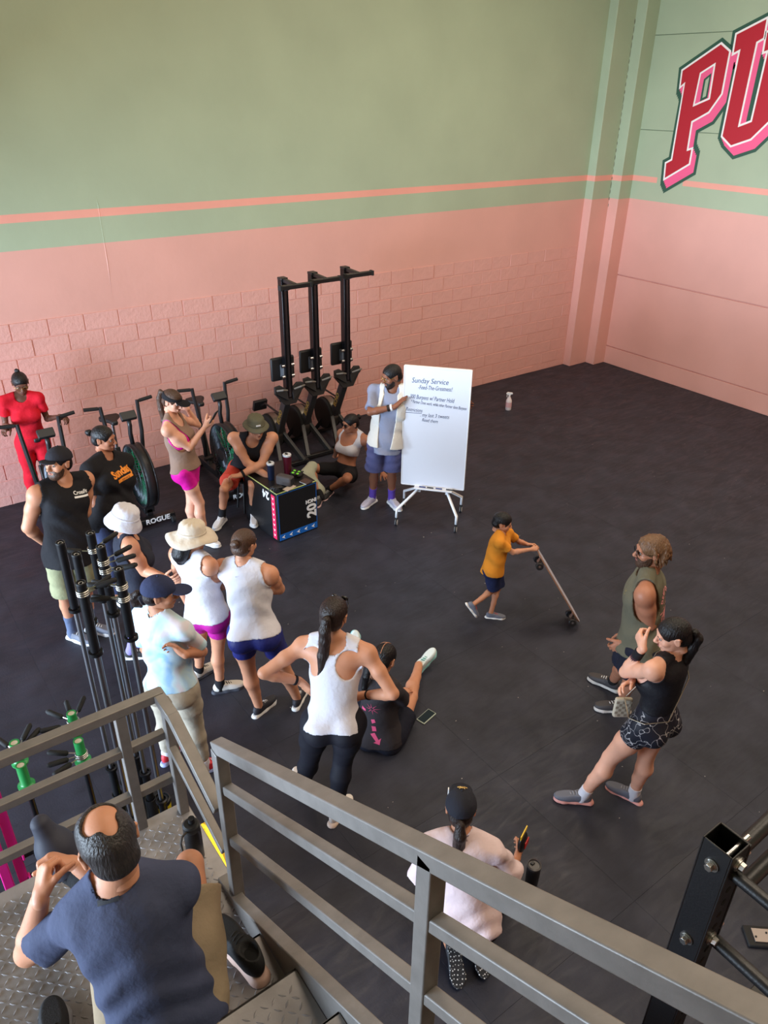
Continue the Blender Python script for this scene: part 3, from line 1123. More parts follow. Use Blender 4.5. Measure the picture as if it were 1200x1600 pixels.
CLIPS = ((3, 2.09, ((.35, .012), (2.6, -.012)), 'spring clip on the barbell at the back of the bundle, below the white hat'),
         (4, 2.10, ((.15, .012), (-.25, -.012)), 'upper spring clip on the barbell whose handles cross a bare shoulder'),
         (4, 2.045, ((-.6, .012), (-.3, -.012)), 'lower spring clip on the barbell whose handles cross a bare shoulder'),
         (2, 2.14, ((-.15, .012), (.35, -.012)), 'spring clip on the barbell nearest the railing'),
         (5, 2.09, ((2.7, .012), (2.3, -.012)), 'upper spring clip on the barbell beside the navy cap'),
         (5, 2.015, ((2.9, .012), (2.5, -.012)), 'lower spring clip on the barbell beside the navy cap'))
for i, z, hs, lab in CLIPS:
    c = make_clip(hs)
    c.location = (bpos[i].x, bpos[i].y, z + .02)
    tag(c, lab, 'bar clip', 'spring clips on the standing barbells')

# short green-sleeved training bars
GRN = mat('green_sleeve', (42, 142, 74), .35)


def make_green():
    r = empty('training_bar')
    MB().cyl((0, 0, .03), (0, 0, 1.24), .0142, n=14).obj('shaft', SLV, r, smooth='auto')
    MB().lathe([(.0145, 1.245), (.042, 1.25), (.043, 1.262), (.03, 1.268), (.0255, 1.275), (.0255, 1.395), (.0255, 1.4), (.019, 1.4), (.019, 1.395), (0, 1.395)], n=22).obj('sleeve', GRN, r, smooth='auto')
    MB().cyl((0, 0, 1.39), (0, 0, 1.397), .018, n=18).obj('end_cap', mat('cap_cream', (205, 196, 178), .5), r)
    return r


GB = (((111, 1114), 'green sleeved training bar standing highest behind the top rail, clip handles spread'), ((122, 1157), 'green sleeved training bar with clip handles to its left, below the top rail'),
      ((22, 1160), 'green sleeved training bar half hidden by the top rail, clip handles spread'), ((32, 1195), 'green sleeved training bar without any clip'))
gb = make_green()
gpos = []
for i, (q, lab) in enumerate(GB):
    p = at_z(q[0], q[1], 1.4)
    o = gb if i == 0 else copy_tree(gb)
    o.location = (p.x, p.y, 0)
    gpos.append(p)
    tag(o, lab, 'training bar', 'green training bars standing upright')
for i, z, hs, lab in ((0, 1.335, ((.9, .01), (1.5, .0), (2.2, .01), (3.0, -.01)), 'spring clip with four handles on the topmost green training bar'),
                      (1, 1.30, ((2.6, .01), (3.1, 0), (3.5, -.012)), 'spring clip with handles to the left on a green training bar'),
                      (2, 1.335, ((.9, .01), (.6, -.01), (2.0, 0), (3.0, 0)), 'spring clip with spread handles on the green training bar by the rail')):
    c = make_clip(hs)
    c.location = (gpos[i].x, gpos[i].y, z)
    tag(c, lab, 'bar clip', 'spring clips on the green training bars')
gh = empty('training_bar_holder', (0, 0, 0), 0, 'black floor holder of the green training bars, behind the landing', 'bar holder')
MB().box((sum(p.x for p in gpos) / 4, sum(p.y for p in gpos) / 4, .012), (.5, .4, .024)).obj('base_plate', BLK, gh, bevel=.004)
for p in gpos:
    MB().lathe([(.018, .02), (.024, .02), (.024, .2), (.018, .2)], (p.x, p.y, 0), n=16).obj('socket_tube', BLK, gh, smooth='auto')

# pink storage rack upright at the left
PK = mat('pink_powder_coat', (226, 40, 146), .4)
pr_ = empty('pink_rack', (0, 0, 0), 0, 'bright pink steel storage upright with black round pegs behind the landing', 'rack')
b0 = at_z(30, 1372, .55)
for k, dx in ((0, -.075), (1, .0)):
    MB().bar((b0.x + dx + .02, b0.y + .02 * k, 0), (b0.x + dx + .02, b0.y + .02 * k, 1.9), .05, .05, (0, 1, 0)).obj('upright_tube', PK, pr_, bevel=.005)
MB().bar((b0.x - .06, b0.y - .35, .03), (b0.x - .06, b0.y + .35, .03), .06, .06).obj('foot', PK, pr_, bevel=.005)
for z in (.72, .50):
    pg = MB().cyl((b0.x + .04, b0.y, z), (b0.x + .13, b0.y, z), .03, n=16).obj('peg', BLKR, pr_, smooth='auto')
    MB().torus((b0.x + .05, b0.y, z), .035, .006, Matrix.Rotation(PI / 2, 3, 'Y'), 20, 6).obj('peg_ring', PK, pg)
    MB().cyl((b0.x + .10, b0.y, z), (b0.x + .13, b0.y, z), .045, n=18).obj('peg_disc', BLKR, pg, smooth='auto')

# bumper plates standing on edge under the landing edge
def plate(x, y, col, lab, w, r=.225, word=True):
    t = empty('bumper_plate', (x, y, r), 0, lab, 'weight plate', 'bumper plates under the landing')
    RX = Matrix.Rotation(PI / 2, 3, 'Y')
    m = mat('rubber_%d_%d' % (col[0], col[1]), col, .55)
    MB().lathe([(.026, -w / 2), (.07, -w / 2), (.075, -w * .36), (.185, -w * .36), (.195, -w / 2), (r, -w / 2 + .004), (r, w / 2 - .004), (.195, w / 2), (.185, w * .36), (.075, w * .36), (.07, w / 2), (.026, w / 2)], (0, 0, 0), RX, 40).obj('rubber_disc', m, t, smooth='auto')
    MB().lathe([(.0255, -w / 2 - .001), (.045, -w / 2 - .001), (.045, w / 2 + .001), (.0255, w / 2 + .001), (.0255, -w / 2 - .001)], (0, 0, 0), RX, 24).obj('steel_hub', CHROME, t, smooth='auto')
    return t


pa, pb_ = at_z(326, 1282, .44), at_z(351, 1322, .44)
plate(pa.x + .0, (pa.y + pb_.y) / 2, (244, 186, 24), 'yellow bumper plate seen on edge beside the landing', .06)
plate(pa.x - .085, (pa.y + pb_.y) / 2 - .47, (206, 30, 52), 'red bumper plate seen on edge beside the sloping rail post', .06)
kb = empty('yellow_pail', at_z(238, 1262, 0), 0, 'small yellow and black pail at the foot of the standing barbells', 'pail')
MB().lathe([(0, 0), (.05, 0), (.055, .01), (.058, .09), (0, .09)], n=22).obj('body', mat('pail_yellow', (248, 226, 30), .4), kb, smooth='auto')
MB().lathe([(.059, .085), (.06, .12), (.05, .125), (.05, .1), (0, .1)], n=22).obj('black_rim', BLKP, kb, smooth='auto')
kb.location = (bpos[5].x + .08, bpos[5].y + .33, 0)

# ------------------------------------------------------------------ rig upright in the right foreground
rg = empty('rig_upright', (0, 0, 0), 0, 'black square rig upright with big bolts in the lower right corner', 'rig')
x0, x1, y0, y1, zt = 1.441, 1.519, .470, .556, 2.74
w = .005
mb = MB()
mb.box(((x0 + x1) / 2, y0 + w / 2, zt / 2), (x1 - x0, w, zt)).box(((x0 + x1) / 2, y1 - w / 2, zt / 2), (x1 - x0, w, zt))
mb.box((x0 + w / 2, (y0 + y1) / 2, zt / 2), (w, y1 - y0 - 2 * w, zt)).box((x1 - w / 2, (y0 + y1) / 2, zt / 2), (w, y1 - y0 - 2 * w, zt))
up = mb.obj('square_tube', BLK, rg, bevel=.0015, seg=1)
HOLE = mat('hole_black', (6, 6, 6), .9)
ym = (y0 + y1) / 2
xm = (x0 + x1) / 2


def bolt(c, d, s=1.0):
    d = Vector(d)
    c = Vector(c)
    o = MB().cyl(c, c + d * .004, .021 * s, n=24).cyl(c + d * .004, c + d * .007, .017 * s, n=20).obj('washer', ZINC, rg, smooth='auto')
    MB().cyl(c + d * .007, c + d * .02, .0135 * s, .0125 * s, n=6).obj('bolt_head', ZINC, o, bevel=.001)


for i in range(16):
    z = zt - .045 - .052 * i
    if i in (0, 6):
        bolt((xm, y0, z), (0, -1, 0))
        bolt((x0, ym, z - .02), (-1, 0, 0), .9)
    else:
        MB().cyl((xm, y0 - .0006, z), (xm, y0 + .004, z), .011, n=16).obj('bolt_hole', HOLE, rg)
MB().cyl((x0 + .01, y0 + .022, zt - .02), (x1 + .035, y0 + .022, zt - .02), .0075, n=12).obj('cross_bolt', CHROME, rg, smooth='auto')
for z in (zt - .05, zt - .35):
    o = MB().cyl((x1, ym - .03, z), (x1 + .022, ym - .03, z), .014, n=6).cyl((x1 + .02, ym - .03, z), (x1 + .036, ym - .03, z), .007, n=10).obj('nut', ZINC, rg, smooth='auto')
MB().box((x1 + .006, ym, zt - .2), (.012, .09, .38)).obj('joint_plate', BLK, rg, bevel=.003)
for a_, b_, r_ in (((x1, .497, 2.675), (3.4, .535, 2.675), .021), ((x1, .452, 2.60), (3.4, .47, 2.60), .021),
                   ((1.478, y0, 2.655), (1.455, -1.3, 2.655), .017), ((1.512, y0, 2.345), (1.485, -1.3, 2.345), .019)):
    MB().cyl(a_, b_, r_, n=16).obj('cross_tube', BLK, rg, smooth='auto')
MB().box((xm, ym, .006), (.2, .2, .012)).obj('foot_plate', BLK, rg)
r2 = empty('rig_post', (0, 0, 0), 0, 'second black rig post with perforated face at the right edge', 'rig')
q = at_z(1190, 1560, 1.9)
MB().box((q.x, q.y, .95), (.076, .076, 1.9)).obj('square_tube', BLK, r2, bevel=.003)
for i in range(8):
    MB().cyl((q.x, q.y - .0386, 1.85 - .05 * i), (q.x, q.y - .034, 1.85 - .05 * i), .011, n=14).obj('bolt_hole', HOLE, r2)
q = at_z(1186, 1466, .0)
bp_ = empty('floor_anchor_plate', q, -.7, 'small silver plate on black base on the floor by the rig', 'plate')
MB().box((0, 0, .012), (.17, .13, .024)).obj('rubber_base', BLKR, bp_, bevel=.008)
pl_ = MB().box((.01, 0, .028), (.105, .085, .008)).obj('steel_plate', metal('dull_steel', (150, 140, 136), .5), bp_, bevel=.002)
for sx in (-.03, .04):
    MB().cyl((sx, sx * .4, .032), (sx, sx * .4, .036), .006, n=8).obj('screw', BLKR, pl_)

# ------------------------------------------------------------------ things on the stair and landing
p = Vector((.665, 2.30, LZ))
wb2 = empty('water_bottle', p, .6, 'black insulated bottle with carry loop standing on the landing by the man\'s knee', 'bottle')
MB().lathe([(0, 0), (.036, 0), (.039, .006), (.039, .17), (.03, .19), (.03, .195), (0, .195)], n=24).obj('body', mat('black_steel', (22, 20, 21), .4), wb2, smooth='auto')
MB().lathe([(.036, .186), (.038, .19), (.038, .215), (.03, .222), (0, .222)], n=24).obj('lid', BLKP, wb2, smooth='auto')
MB().cyl((.008, 0, .22), (.008, 0, .245), .015, n=14).obj('spout_cap', BLKP, wb2, smooth='auto')
MB().tube([(-.03, -.0, .205), (-.07, .0, .215), (-.085, 0, .19), (-.08, 0, .10), (-.082, 0, .05)], .0055, 6).obj('carry_loop', mat('loop_cord', (70, 66, 62), .9), wb2, smooth=True)

# ------------------------------------------------------------------ skateboard pushed by the boy
SA, SB = Vector((4.655, 3.945, .735)), Vector((4.918, 3.545, .04))
ax = (SA - SB).normalized()
lat = Vector((-.55, -.83, 0))
lat = (lat - ax * lat.dot(ax)).normalized()
nn = ax.cross(lat)
if nn.x > 0:
    nn = -nn                                # underside faces the boy
lat = nn.cross(ax)
Ms = Matrix((ax, lat, nn)).transposed()
skb = empty('skateboard', SB, 0, 'wooden longboard tipped up on its nose by the boy, dark wheels', 'skateboard')
SL_ = (SA - SB).length
out = []
for i in range(25):
    t = i / 24
    wd = .105 * (1 - abs(2 * t - 1) ** 4.5) ** .5 + .004
    out.append((t * SL_, wd))
out = out + [(x, -y) for x, y in reversed(out)]
mb = MB()
mb.v = [tuple(Ms @ Vector((x, y, 0))) for x, y in out] + [tuple(Ms @ Vector((x, y, -.011))) for x, y in out]
n = len(out)
mb.f = [(i, (i + 1) % n, n + (i + 1) % n, n + i) for i in range(n)] + [tuple(range(n)), tuple(reversed(range(n, 2 * n)))]
mb.m = [0] * len(mb.f)
mb.obj('deck', mat('maple_deck', (150, 108, 84), .5, var=.2, vscale=30), skb)
mb = MB()
mb.v = [tuple(Ms @ Vector((x, y * .985, -.0112))) for x, y in out] + [tuple(Ms @ Vector((x, y * .985, -.0125))) for x, y in out]
mb.f = [(i, (i + 1) % n, n + (i + 1) % n, n + i) for i in range(n)] + [tuple(range(n)), tuple(reversed(range(n, 2 * n)))]
mb.m = [0] * len(mb.f)
mb.obj('grip_tape', mat('grip_tape', (168, 164, 176), .9, bump=.3, bscale=400), skb)
for t in (.085, .85):
    c = Vector((t * SL_, 0, 0))
    tk = MB().box(Ms @ (c + Vector((0, 0, .006))), (.08, .055, .012), Ms).bar(Ms @ (c + Vector((.0, -.06, .045))), Ms @ (c + Vector((0, .06, .045))), .02, .02).bar(Ms @ (c + Vector((.02, 0, .006))), Ms @ (c + Vector((0, 0, .045))), .03, .03).cyl(Ms @ (c + Vector((0, -.115, .045))), Ms @ (c + Vector((0, .115, .045))), .005, n=8).obj('truck', metal('truck_steel', (170, 160, 150), .35), skb)
    for sy in (-1, 1):
        a_, b_ = Ms @ (c + Vector((0, sy * .07, .045))), Ms @ (c + Vector((0, sy * .112, .045)))
        wh = MB().cyl(a_, b_, .035, n=24).obj('wheel', mat('wheel_black', (28, 26, 28), .5), skb, smooth='auto', bevel=.006)
        MB().cyl(a_ + (b_ - a_) * .3, b_ + (b_ - a_) * .02, .012, n=14).obj('bearing', CHROME, wh, smooth='auto')

# ------------------------------------------------------------------ soft bodies: distance fields turned into smooth meshes
V = lambda *a: np.array(a, dtype=float)


def unit(v):
    v = np.asarray(v, float)
    return v / (np.linalg.norm(v) + 1e-12)


def cone(a, b, ra, rb):
    return ('cone', np.asarray(a, float), np.asarray(b, float), ra, rb)


def ell(c, r, R=None):
    r = (r, r, r) if not hasattr(r, '__len__') else r
    return ('ell', np.asarray(c, float), np.asarray(r, float), np.eye(3) if R is None else np.asarray(R, float))


def inflate(p, t):
    if p[0] == 'cone':
        return ('cone', p[1], p[2], p[3] + t, p[4] + t)
    return ('ell', p[1], p[2] + t, p[3])


def bounds(p):
    if p[0] == 'cone':
        lo = np.minimum(p[1] - p[3], p[2] - p[4])
        hi = np.maximum(p[1] + p[3], p[2] + p[4])
    else:
        e = np.sqrt(((p[3] * p[2][None, :]) ** 2).sum(1))
        lo, hi = p[1] - e, p[1] + e
    return lo, hi


def dist(p, x, y, z):
    if p[0] == 'cone':
        a, b, r1, r2 = p[1:]
        ba = b - a
        l2 = ba @ ba + 1e-12
        px, py, pz = x - a[0], y - a[1], z - a[2]
        h = np.clip((px * ba[0] + py * ba[1] + pz * ba[2]) / l2, 0, 1)
        dx, dy, dz = px - h * ba[0], py - h * ba[1], pz - h * ba[2]
        return np.sqrt(dx * dx + dy * dy + dz * dz) - (r1 + (r2 - r1) * h)
    c, r, R = p[1:]
    px, py, pz = x - c[0], y - c[1], z - c[2]
    q = [(px * R[0, i] + py * R[1, i] + pz * R[2, i]) / r[i] for i in range(3)]
    k0 = np.sqrt(q[0] ** 2 + q[1] ** 2 + q[2] ** 2) + 1e-9
    k1 = np.sqrt((q[0] / r[0]) ** 2 + (q[1] / r[1]) ** 2 + (q[2] / r[2]) ** 2) + 1e-9
    return k0 * (k0 - 1) / k1


class Field:
    def __init__(s, prims, h, pad=.03):
        B = [bounds(p) for p in prims]
        s.lo = np.min([b[0] for b in B], 0) - pad
        s.hi = np.max([b[1] for b in B], 0) + pad
        s.h = h
        n = np.ceil((s.hi - s.lo) / h).astype(int) + 1
        s.ax = [s.lo[i] + h * np.arange(n[i]) for i in range(3)]
        s.F = np.full(n, 0.6, np.float32)

    def _sl(s, p, pad):
        lo, hi = bounds(p)
        i0 = np.maximum(np.floor((lo - pad - s.lo) / s.h).astype(int), 0)
        i1 = np.minimum(np.ceil((hi + pad - s.lo) / s.h).astype(int) + 1, s.F.shape)
        sl = tuple(slice(int(a), int(b)) for a, b in zip(i0, i1))
        return sl, (s.ax[0][sl[0]][:, None, None], s.ax[1][sl[1]][None, :, None], s.ax[2][sl[2]][None, None, :])

    def put(s, p, k=.02, clip=None):
        sl, g = s._sl(p, k + 2 * s.h)
        if min(a.stop - a.start for a in sl) <= 0:
            return s
        d = dist(p, *g)
        for c, n in clip or ():
            d = np.maximum(d, (g[0] - c[0]) * n[0] + (g[1] - c[1]) * n[1] + (g[2] - c[2]) * n[2])
        f = s.F[sl]
        m = np.minimum(f, d)
        if k > 0:
            q = np.maximum(k - np.abs(f - d), 0)
            m = m - q * q / (4 * k)
        s.F[sl] = m
        return s

    def cut(s, p, k=.0):
        sl, g = s._sl(p, k + 2 * s.h)
        if min(a.stop - a.start for a in sl) <= 0:
            return s
        d = -dist(p, *g)
        f = s.F[sl]
        m = np.maximum(f, d)
        if k > 0:
            q = np.maximum(k - np.abs(f - d), 0)
            m = m + q * q / (4 * k)
        s.F[sl] = m
        return s

    def plane(s, c, n):
        """keep the side that n points away from"""
        n = unit(n)
        d = (s.ax[0] - c[0])[:, None, None] * n[0] + (s.ax[1] - c[1])[None, :, None] * n[1] + (s.ax[2] - c[2])[None, None, :] * n[2]
        s.F = np.maximum(s.F, d.astype(np.float32))
        return s

    def folds(s, amp, seed=0, fr=1.0, d=(0, 0, 1)):
        x, y, z = s.ax[0][:, None, None] * fr, s.ax[1][None, :, None] * fr, s.ax[2][None, None, :] * fr
        d = unit(d)
        w = (x * d[0] + y * d[1] + z * d[2])
        n = np.sin(46 * w + 2.2 * np.sin(11 * x + seed) + 2.0 * np.sin(13 * y + 2 * seed) + 1.2 * np.sin(9 * z + seed))
        n = n * (.55 + .45 * np.sin(7 * x + 9 * y + 8 * z + seed)) + .5 * np.sin(21 * x - 17 * y + 15 * z + 3 * seed)
        s.F = s.F + (1.9 * amp * n).astype(np.float32)
        return s

    def mesh(s):
        F = s.F
        for ax in range(3):
            for e in (0, -1):
                sl = [slice(None)] * 3
                sl[ax] = e
                F[tuple(sl)] = np.maximum(F[tuple(sl)], 1e-3)
        S = F < 0
        c = np.zeros(tuple(n - 1 for n in F.shape), np.int8)
        for i in (0, 1):
            for j in (0, 1):
                for k in (0, 1):
                    c += S[i:S.shape[0] - 1 + i, j:S.shape[1] - 1 + j, k:S.shape[2] - 1 + k]
        act = (c > 0) & (c < 8)
        idx = np.argwhere(act)
        ids = np.full(act.shape, -1, np.int32)
        ids[act] = np.arange(len(idx))
        cor = np.array([(i, j, k) for i in (0, 1) for j in (0, 1) for k in (0, 1)])
        vals = np.stack([F[idx[:, 0] + a, idx[:, 1] + b, idx[:, 2] + d] for a, b, d in cor], 1)
        P = np.zeros((len(idx), 3))
        cnt = np.zeros(len(idx))
        for a in range(8):
            for b in range(a + 1, 8):
                if np.abs(cor[a] - cor[b]).sum() != 1:
                    continue
                m = (vals[:, a] < 0) != (vals[:, b] < 0)
                t = vals[m, a] / (vals[m, a] - vals[m, b])
                P[m] += cor[a] + t[:, None] * (cor[b] - cor[a])
                cnt[m] += 1
        P = (idx + P / cnt[:, None]) * s.h + s.lo
        Q = []
        for ax in range(3):
            a0, a1 = [slice(None)] * 3, [slice(None)] * 3
            a0[ax], a1[ax] = slice(0, -1), slice(1, None)
            diff = S[tuple(a0)] != S[tuple(a1)]
            u, v = (ax + 1) % 3, (ax + 2) % 3
            e = np.argwhere(diff)
            e = e[(e[:, u] > 0) & (e[:, v] > 0) & (e[:, u] < F.shape[u] - 1) & (e[:, v] < F.shape[v] - 1)]
            du, dv = np.zeros(3, int), np.zeros(3, int)
            du[u], dv[v] = 1, 1
            q = np.stack([ids[tuple((e - o).T)] for o in (du + dv, dv, 0 * du, du)], 1)
            ins = S[tuple(e.T)]
            q[~ins] = q[~ins][:, ::-1]
            Q.append(q)
        Q = np.concatenate(Q)
        return P, Q


def net_obj(name, parts, m, parent=None, origin=(0, 0, 0), mi=None):
    """parts: list of (verts, quads) joined into one smooth mesh"""
    vs, qs, o = [], [], 0
    for P, Q in parts:
        vs.append(P)
        qs.append(Q + o)
        o += len(P)
    vs = np.concatenate(vs) - np.asarray(origin)
    qs = np.concatenate(qs)
    me = bpy.data.meshes.new(name)
    me.vertices.add(len(vs))
    me.vertices.foreach_set('co', vs.astype(np.float32).ravel())
    me.loops.add(len(qs) * 4)
    me.loops.foreach_set('vertex_index', qs.astype(np.int32).ravel())
    me.polygons.add(len(qs))
    me.polygons.foreach_set('loop_start', np.arange(0, len(qs) * 4, 4, dtype=np.int32))
    me.polygons.foreach_set('use_smooth', np.ones(len(qs), bool))
    for mm in (m if isinstance(m, (list, tuple)) else [m]):
        me.materials.append(mm)
    if mi is not None:
        me.polygons.foreach_set('material_index', mi.astype(np.int32))
    me.update(calc_edges=True)
    ob = bpy.data.objects.new(name, me)
    COL.objects.link(ob)
    if parent:
        ob.parent = parent
    return ob


def local(parts, O, R, flip=False):
    """move local meshes into the world frame: p = O + R @ p"""
    out = []
    for P, Q in parts:
        out.append((P @ np.asarray(R).T + np.asarray(O), Q[:, ::-1] if flip else Q))
    return out


def hand_mesh(side, W, d, n, s=1.0, curl=.35, spread=.16, thumb=.5, h=.0042):
    """palm, four fingers of different length and a thumb leaving the side of the palm"""
    d = unit(d)
    n = unit(np.asarray(n, float) - d * (np.asarray(n, float) @ d))
    x = np.cross(d, n) if side == 'r' else np.cross(n, d)
    R = np.stack([x, d, n], 1)
    mcp = [V(.030, .088, 0), V(.010, .093, -.002), V(-.010, .089, -.002), V(-.028, .080, 0)]
    ln = [.072, .080, .075, .058]
    rr = [.0088, .009, .0085, .0076]
    P = []
    for i in range(4):
        P.append((cone(V(mcp[i][0] * .45, .0, 0), mcp[i] * V(.93, .97, 1), .0135, .0118), .016))
    P.append((cone(V(0, -.012, 0), V(0, .014, 0), .0215, .021), .02))
    P.append((ell(V(.022, .035, .008), (.018, .03, .015)), .012))
    P.append((ell(V(-.02, .04, .006), (.014, .034, .013)), .012))
    cs = curl if hasattr(curl, '__len__') else [curl] * 4
    for i in range(4):
        p = mcp[i]
        a = 0.0
        side_a = (1.5 - i) * spread * .55
        for f, seg in enumerate((.45, .31, .24)):
            a += cs[i] * (1.0, 1.25, .9)[f]
            dv = V(math.sin(side_a) * math.cos(a), math.cos(side_a) * math.cos(a), math.sin(a))
            q = p + dv * ln[i] * seg
            P.append((cone(p, q, rr[i] * (1, .93, .86)[f], rr[i] * (.93, .86, .76)[f]), .004))
            p = q
    p = V(.022, .022, .006)
    for f, (L, r) in enumerate(((.044, .0135), (.034, .0112), (.026, .0098))):
        a = thumb + .15 * f
        dv = unit(V(math.cos(.75 + .22 * f) * (1.1 - .5 * thumb), math.sin(.75 + .22 * f), .35 * a * (1 + f)))
        q = p + dv * L
        P.append((cone(p, q, r, r * .86), .008 if f == 0 else .004))
        p = q
    F = Field([q[0] for q in P], h / s, .012)
    for q, k in P:
        F.put(q, k)
    Pv, Q = F.mesh()
    return local([(Pv * s, Q)], W, R, flip=(side == 'l'))[0]


def head_frame(yaw, pitch, roll=0):
    f = V(math.cos(yaw) * math.cos(pitch), math.sin(yaw) * math.cos(pitch), math.sin(pitch))
    r = V(math.sin(yaw), -math.cos(yaw), 0)
    u = np.cross(r, f)
    r, u = r * math.cos(roll) + u * math.sin(roll), u * math.cos(roll) - r * math.sin(roll)
    return np.stack([r, f, u], 1)


CRAN = ell(V(0, -.012, .032), (.0755, .096, .083))


def head_prims(male):
    j = 1.06 if male else 1.0
    P = [(CRAN, 0), (ell(V(0, .018, -.03), (.061, .071, .085)), .03),
         (ell(V(0, .036, -.076), (.044 * j, .043, .036)), .025), (ell(V(0, .069, -.1), (.017 * j, .016, .015)), .02),
         (ell(V(.042, .056, -.024), .023), .02), (ell(V(-.042, .056, -.024), .023), .02),
         (cone(V(-.036, .078, .022), V(.036, .078, .022), .0135, .0135), .015)]
    return P


def head_mesh(male, hs, h=.0045, bare=True):
    P = head_prims(male)
    nose = [(cone(V(0, .088, .012), V(0, .108, -.026), .0075, .0125), .01), (ell(V(0, .111, -.03), (.012, .011, .010)), .008),
            (ell(V(.012, .099, -.034), (.008, .01, .0075)), .006), (ell(V(-.012, .099, -.034), (.008, .01, .0075)), .006)]
    lips = [(cone(V(-.019, .0865, -.060), V(.019, .0865, -.060), .0065, .0065), .006), (cone(V(-.016, .086, -.069), V(.016, .086, -.069), .0075, .0075), .006)]
    ears = []
    for sx in (-1, 1):
        ears.append((ell(V(sx * .0775, -.012, -.004), (.0075, .019, .031)), .006))
        ears.append((cone(V(sx * .077, -.002, .018), V(sx * .085, -.022, .02), .006, .006), .006))
        ears.append((cone(V(sx * .085, -.024, .018), V(sx * .080, -.018, -.026), .005, .006), .006))
    F = Field([p for p, k in P + nose + ears], h, .012)
    for p, k in P:
        F.put(p, k)
    for sx in (-1, 1):
        F.cut(ell(V(sx * .033, .097, .004), (.019, .018, .013)), .012)
    for p, k in nose + lips + ears:
        F.put(p, k)
    F.put(cone(V(0, -.022, -.06), V(0, -.034, -.135), .052 if male else .046, .05 if male else .045), .02)
    Pv, Q = F.mesh()
    return Pv * hs, Q


def shoe_parts(s):
    """sole and upper in local axes: x right, y to the toe, z up; origin on the ground below the ankle"""
    h = .0048 / s
    sole = [(cone(V(0, -.045, .0), V(.004, .055, 0), .036, .036), .02), (cone(V(.004, .055, 0), V(.002, .145, 0), .038, .047), .02), (cone(V(.002, .145, 0), V(-.004, .175, 0), .046, .036), .02)]
    F = Field([p for p, k in sole], h, .012)
    for p, k in sole:
        F.put(p, k)
    F.plane(V(0, 0, 0), V(0, 0, -1)).plane(V(0, 0, .03), V(0, -.06, 1))
    a = F.mesh()
    up = [(ell(V(0, .145, .030), (.042, .066, .036)), .02), (ell(V(0, .085, .045), (.039, .07, .042)), .03), (ell(V(0, .0, .052), (.036, .062, .056)), .03), (ell(V(0, .02, .085), (.033, .05, .03)), .02)]
    F = Field([p for p, k in up], h, .012)
    for p, k in up:
        F.put(p, k)
    F.plane(V(0, 0, .024), V(0, 0, -1)).plane(V(0, 0, .098), V(0, .25, 1))
    F.cut(ell(V(0, .0, .11), (.027, .042, .04)), .006)
    b = F.mesh()
    return a, b


SHOES = {}


def shoe(parent, A, toe, up, s, m_up, m_sole, m_lace, org, name='shoe'):
    """A: ankle; toe and up: directions"""
    up = unit(up)
    toe = unit(np.asarray(toe, float) - up * (np.asarray(toe, float) @ up))
    R = np.stack([np.cross(toe, up), toe, up], 1)
    O = np.asarray(A) - up * .085 * s
    key = round(s, 2)
    if key not in SHOES:
        SHOES[key] = shoe_parts(s)
    (sp, sq), (upv, uq) = SHOES[key]
    o = net_obj(name, local([(upv * s, uq)], O, R), m_up, parent, org)
    net_obj('sole', local([(sp * s, sq)], O, R), m_sole, o, org)
    mb = MB()
    for i in range(5):
        y, z = .055 + .019 * i, .0905 - .0062 * i - .0007 * i * i
        pts = [V(-.021, y - .004, z - .010), V(-.008, y, z - .001), V(.008, y + .004, z - .001), V(.021, y + .008, z - .010)]
        mb.tube([R @ (p * s) + O - np.asarray(org) for p in pts], .0032 * s, 5)
    mb.obj('laces', m_lace, o, smooth=True)
    return o

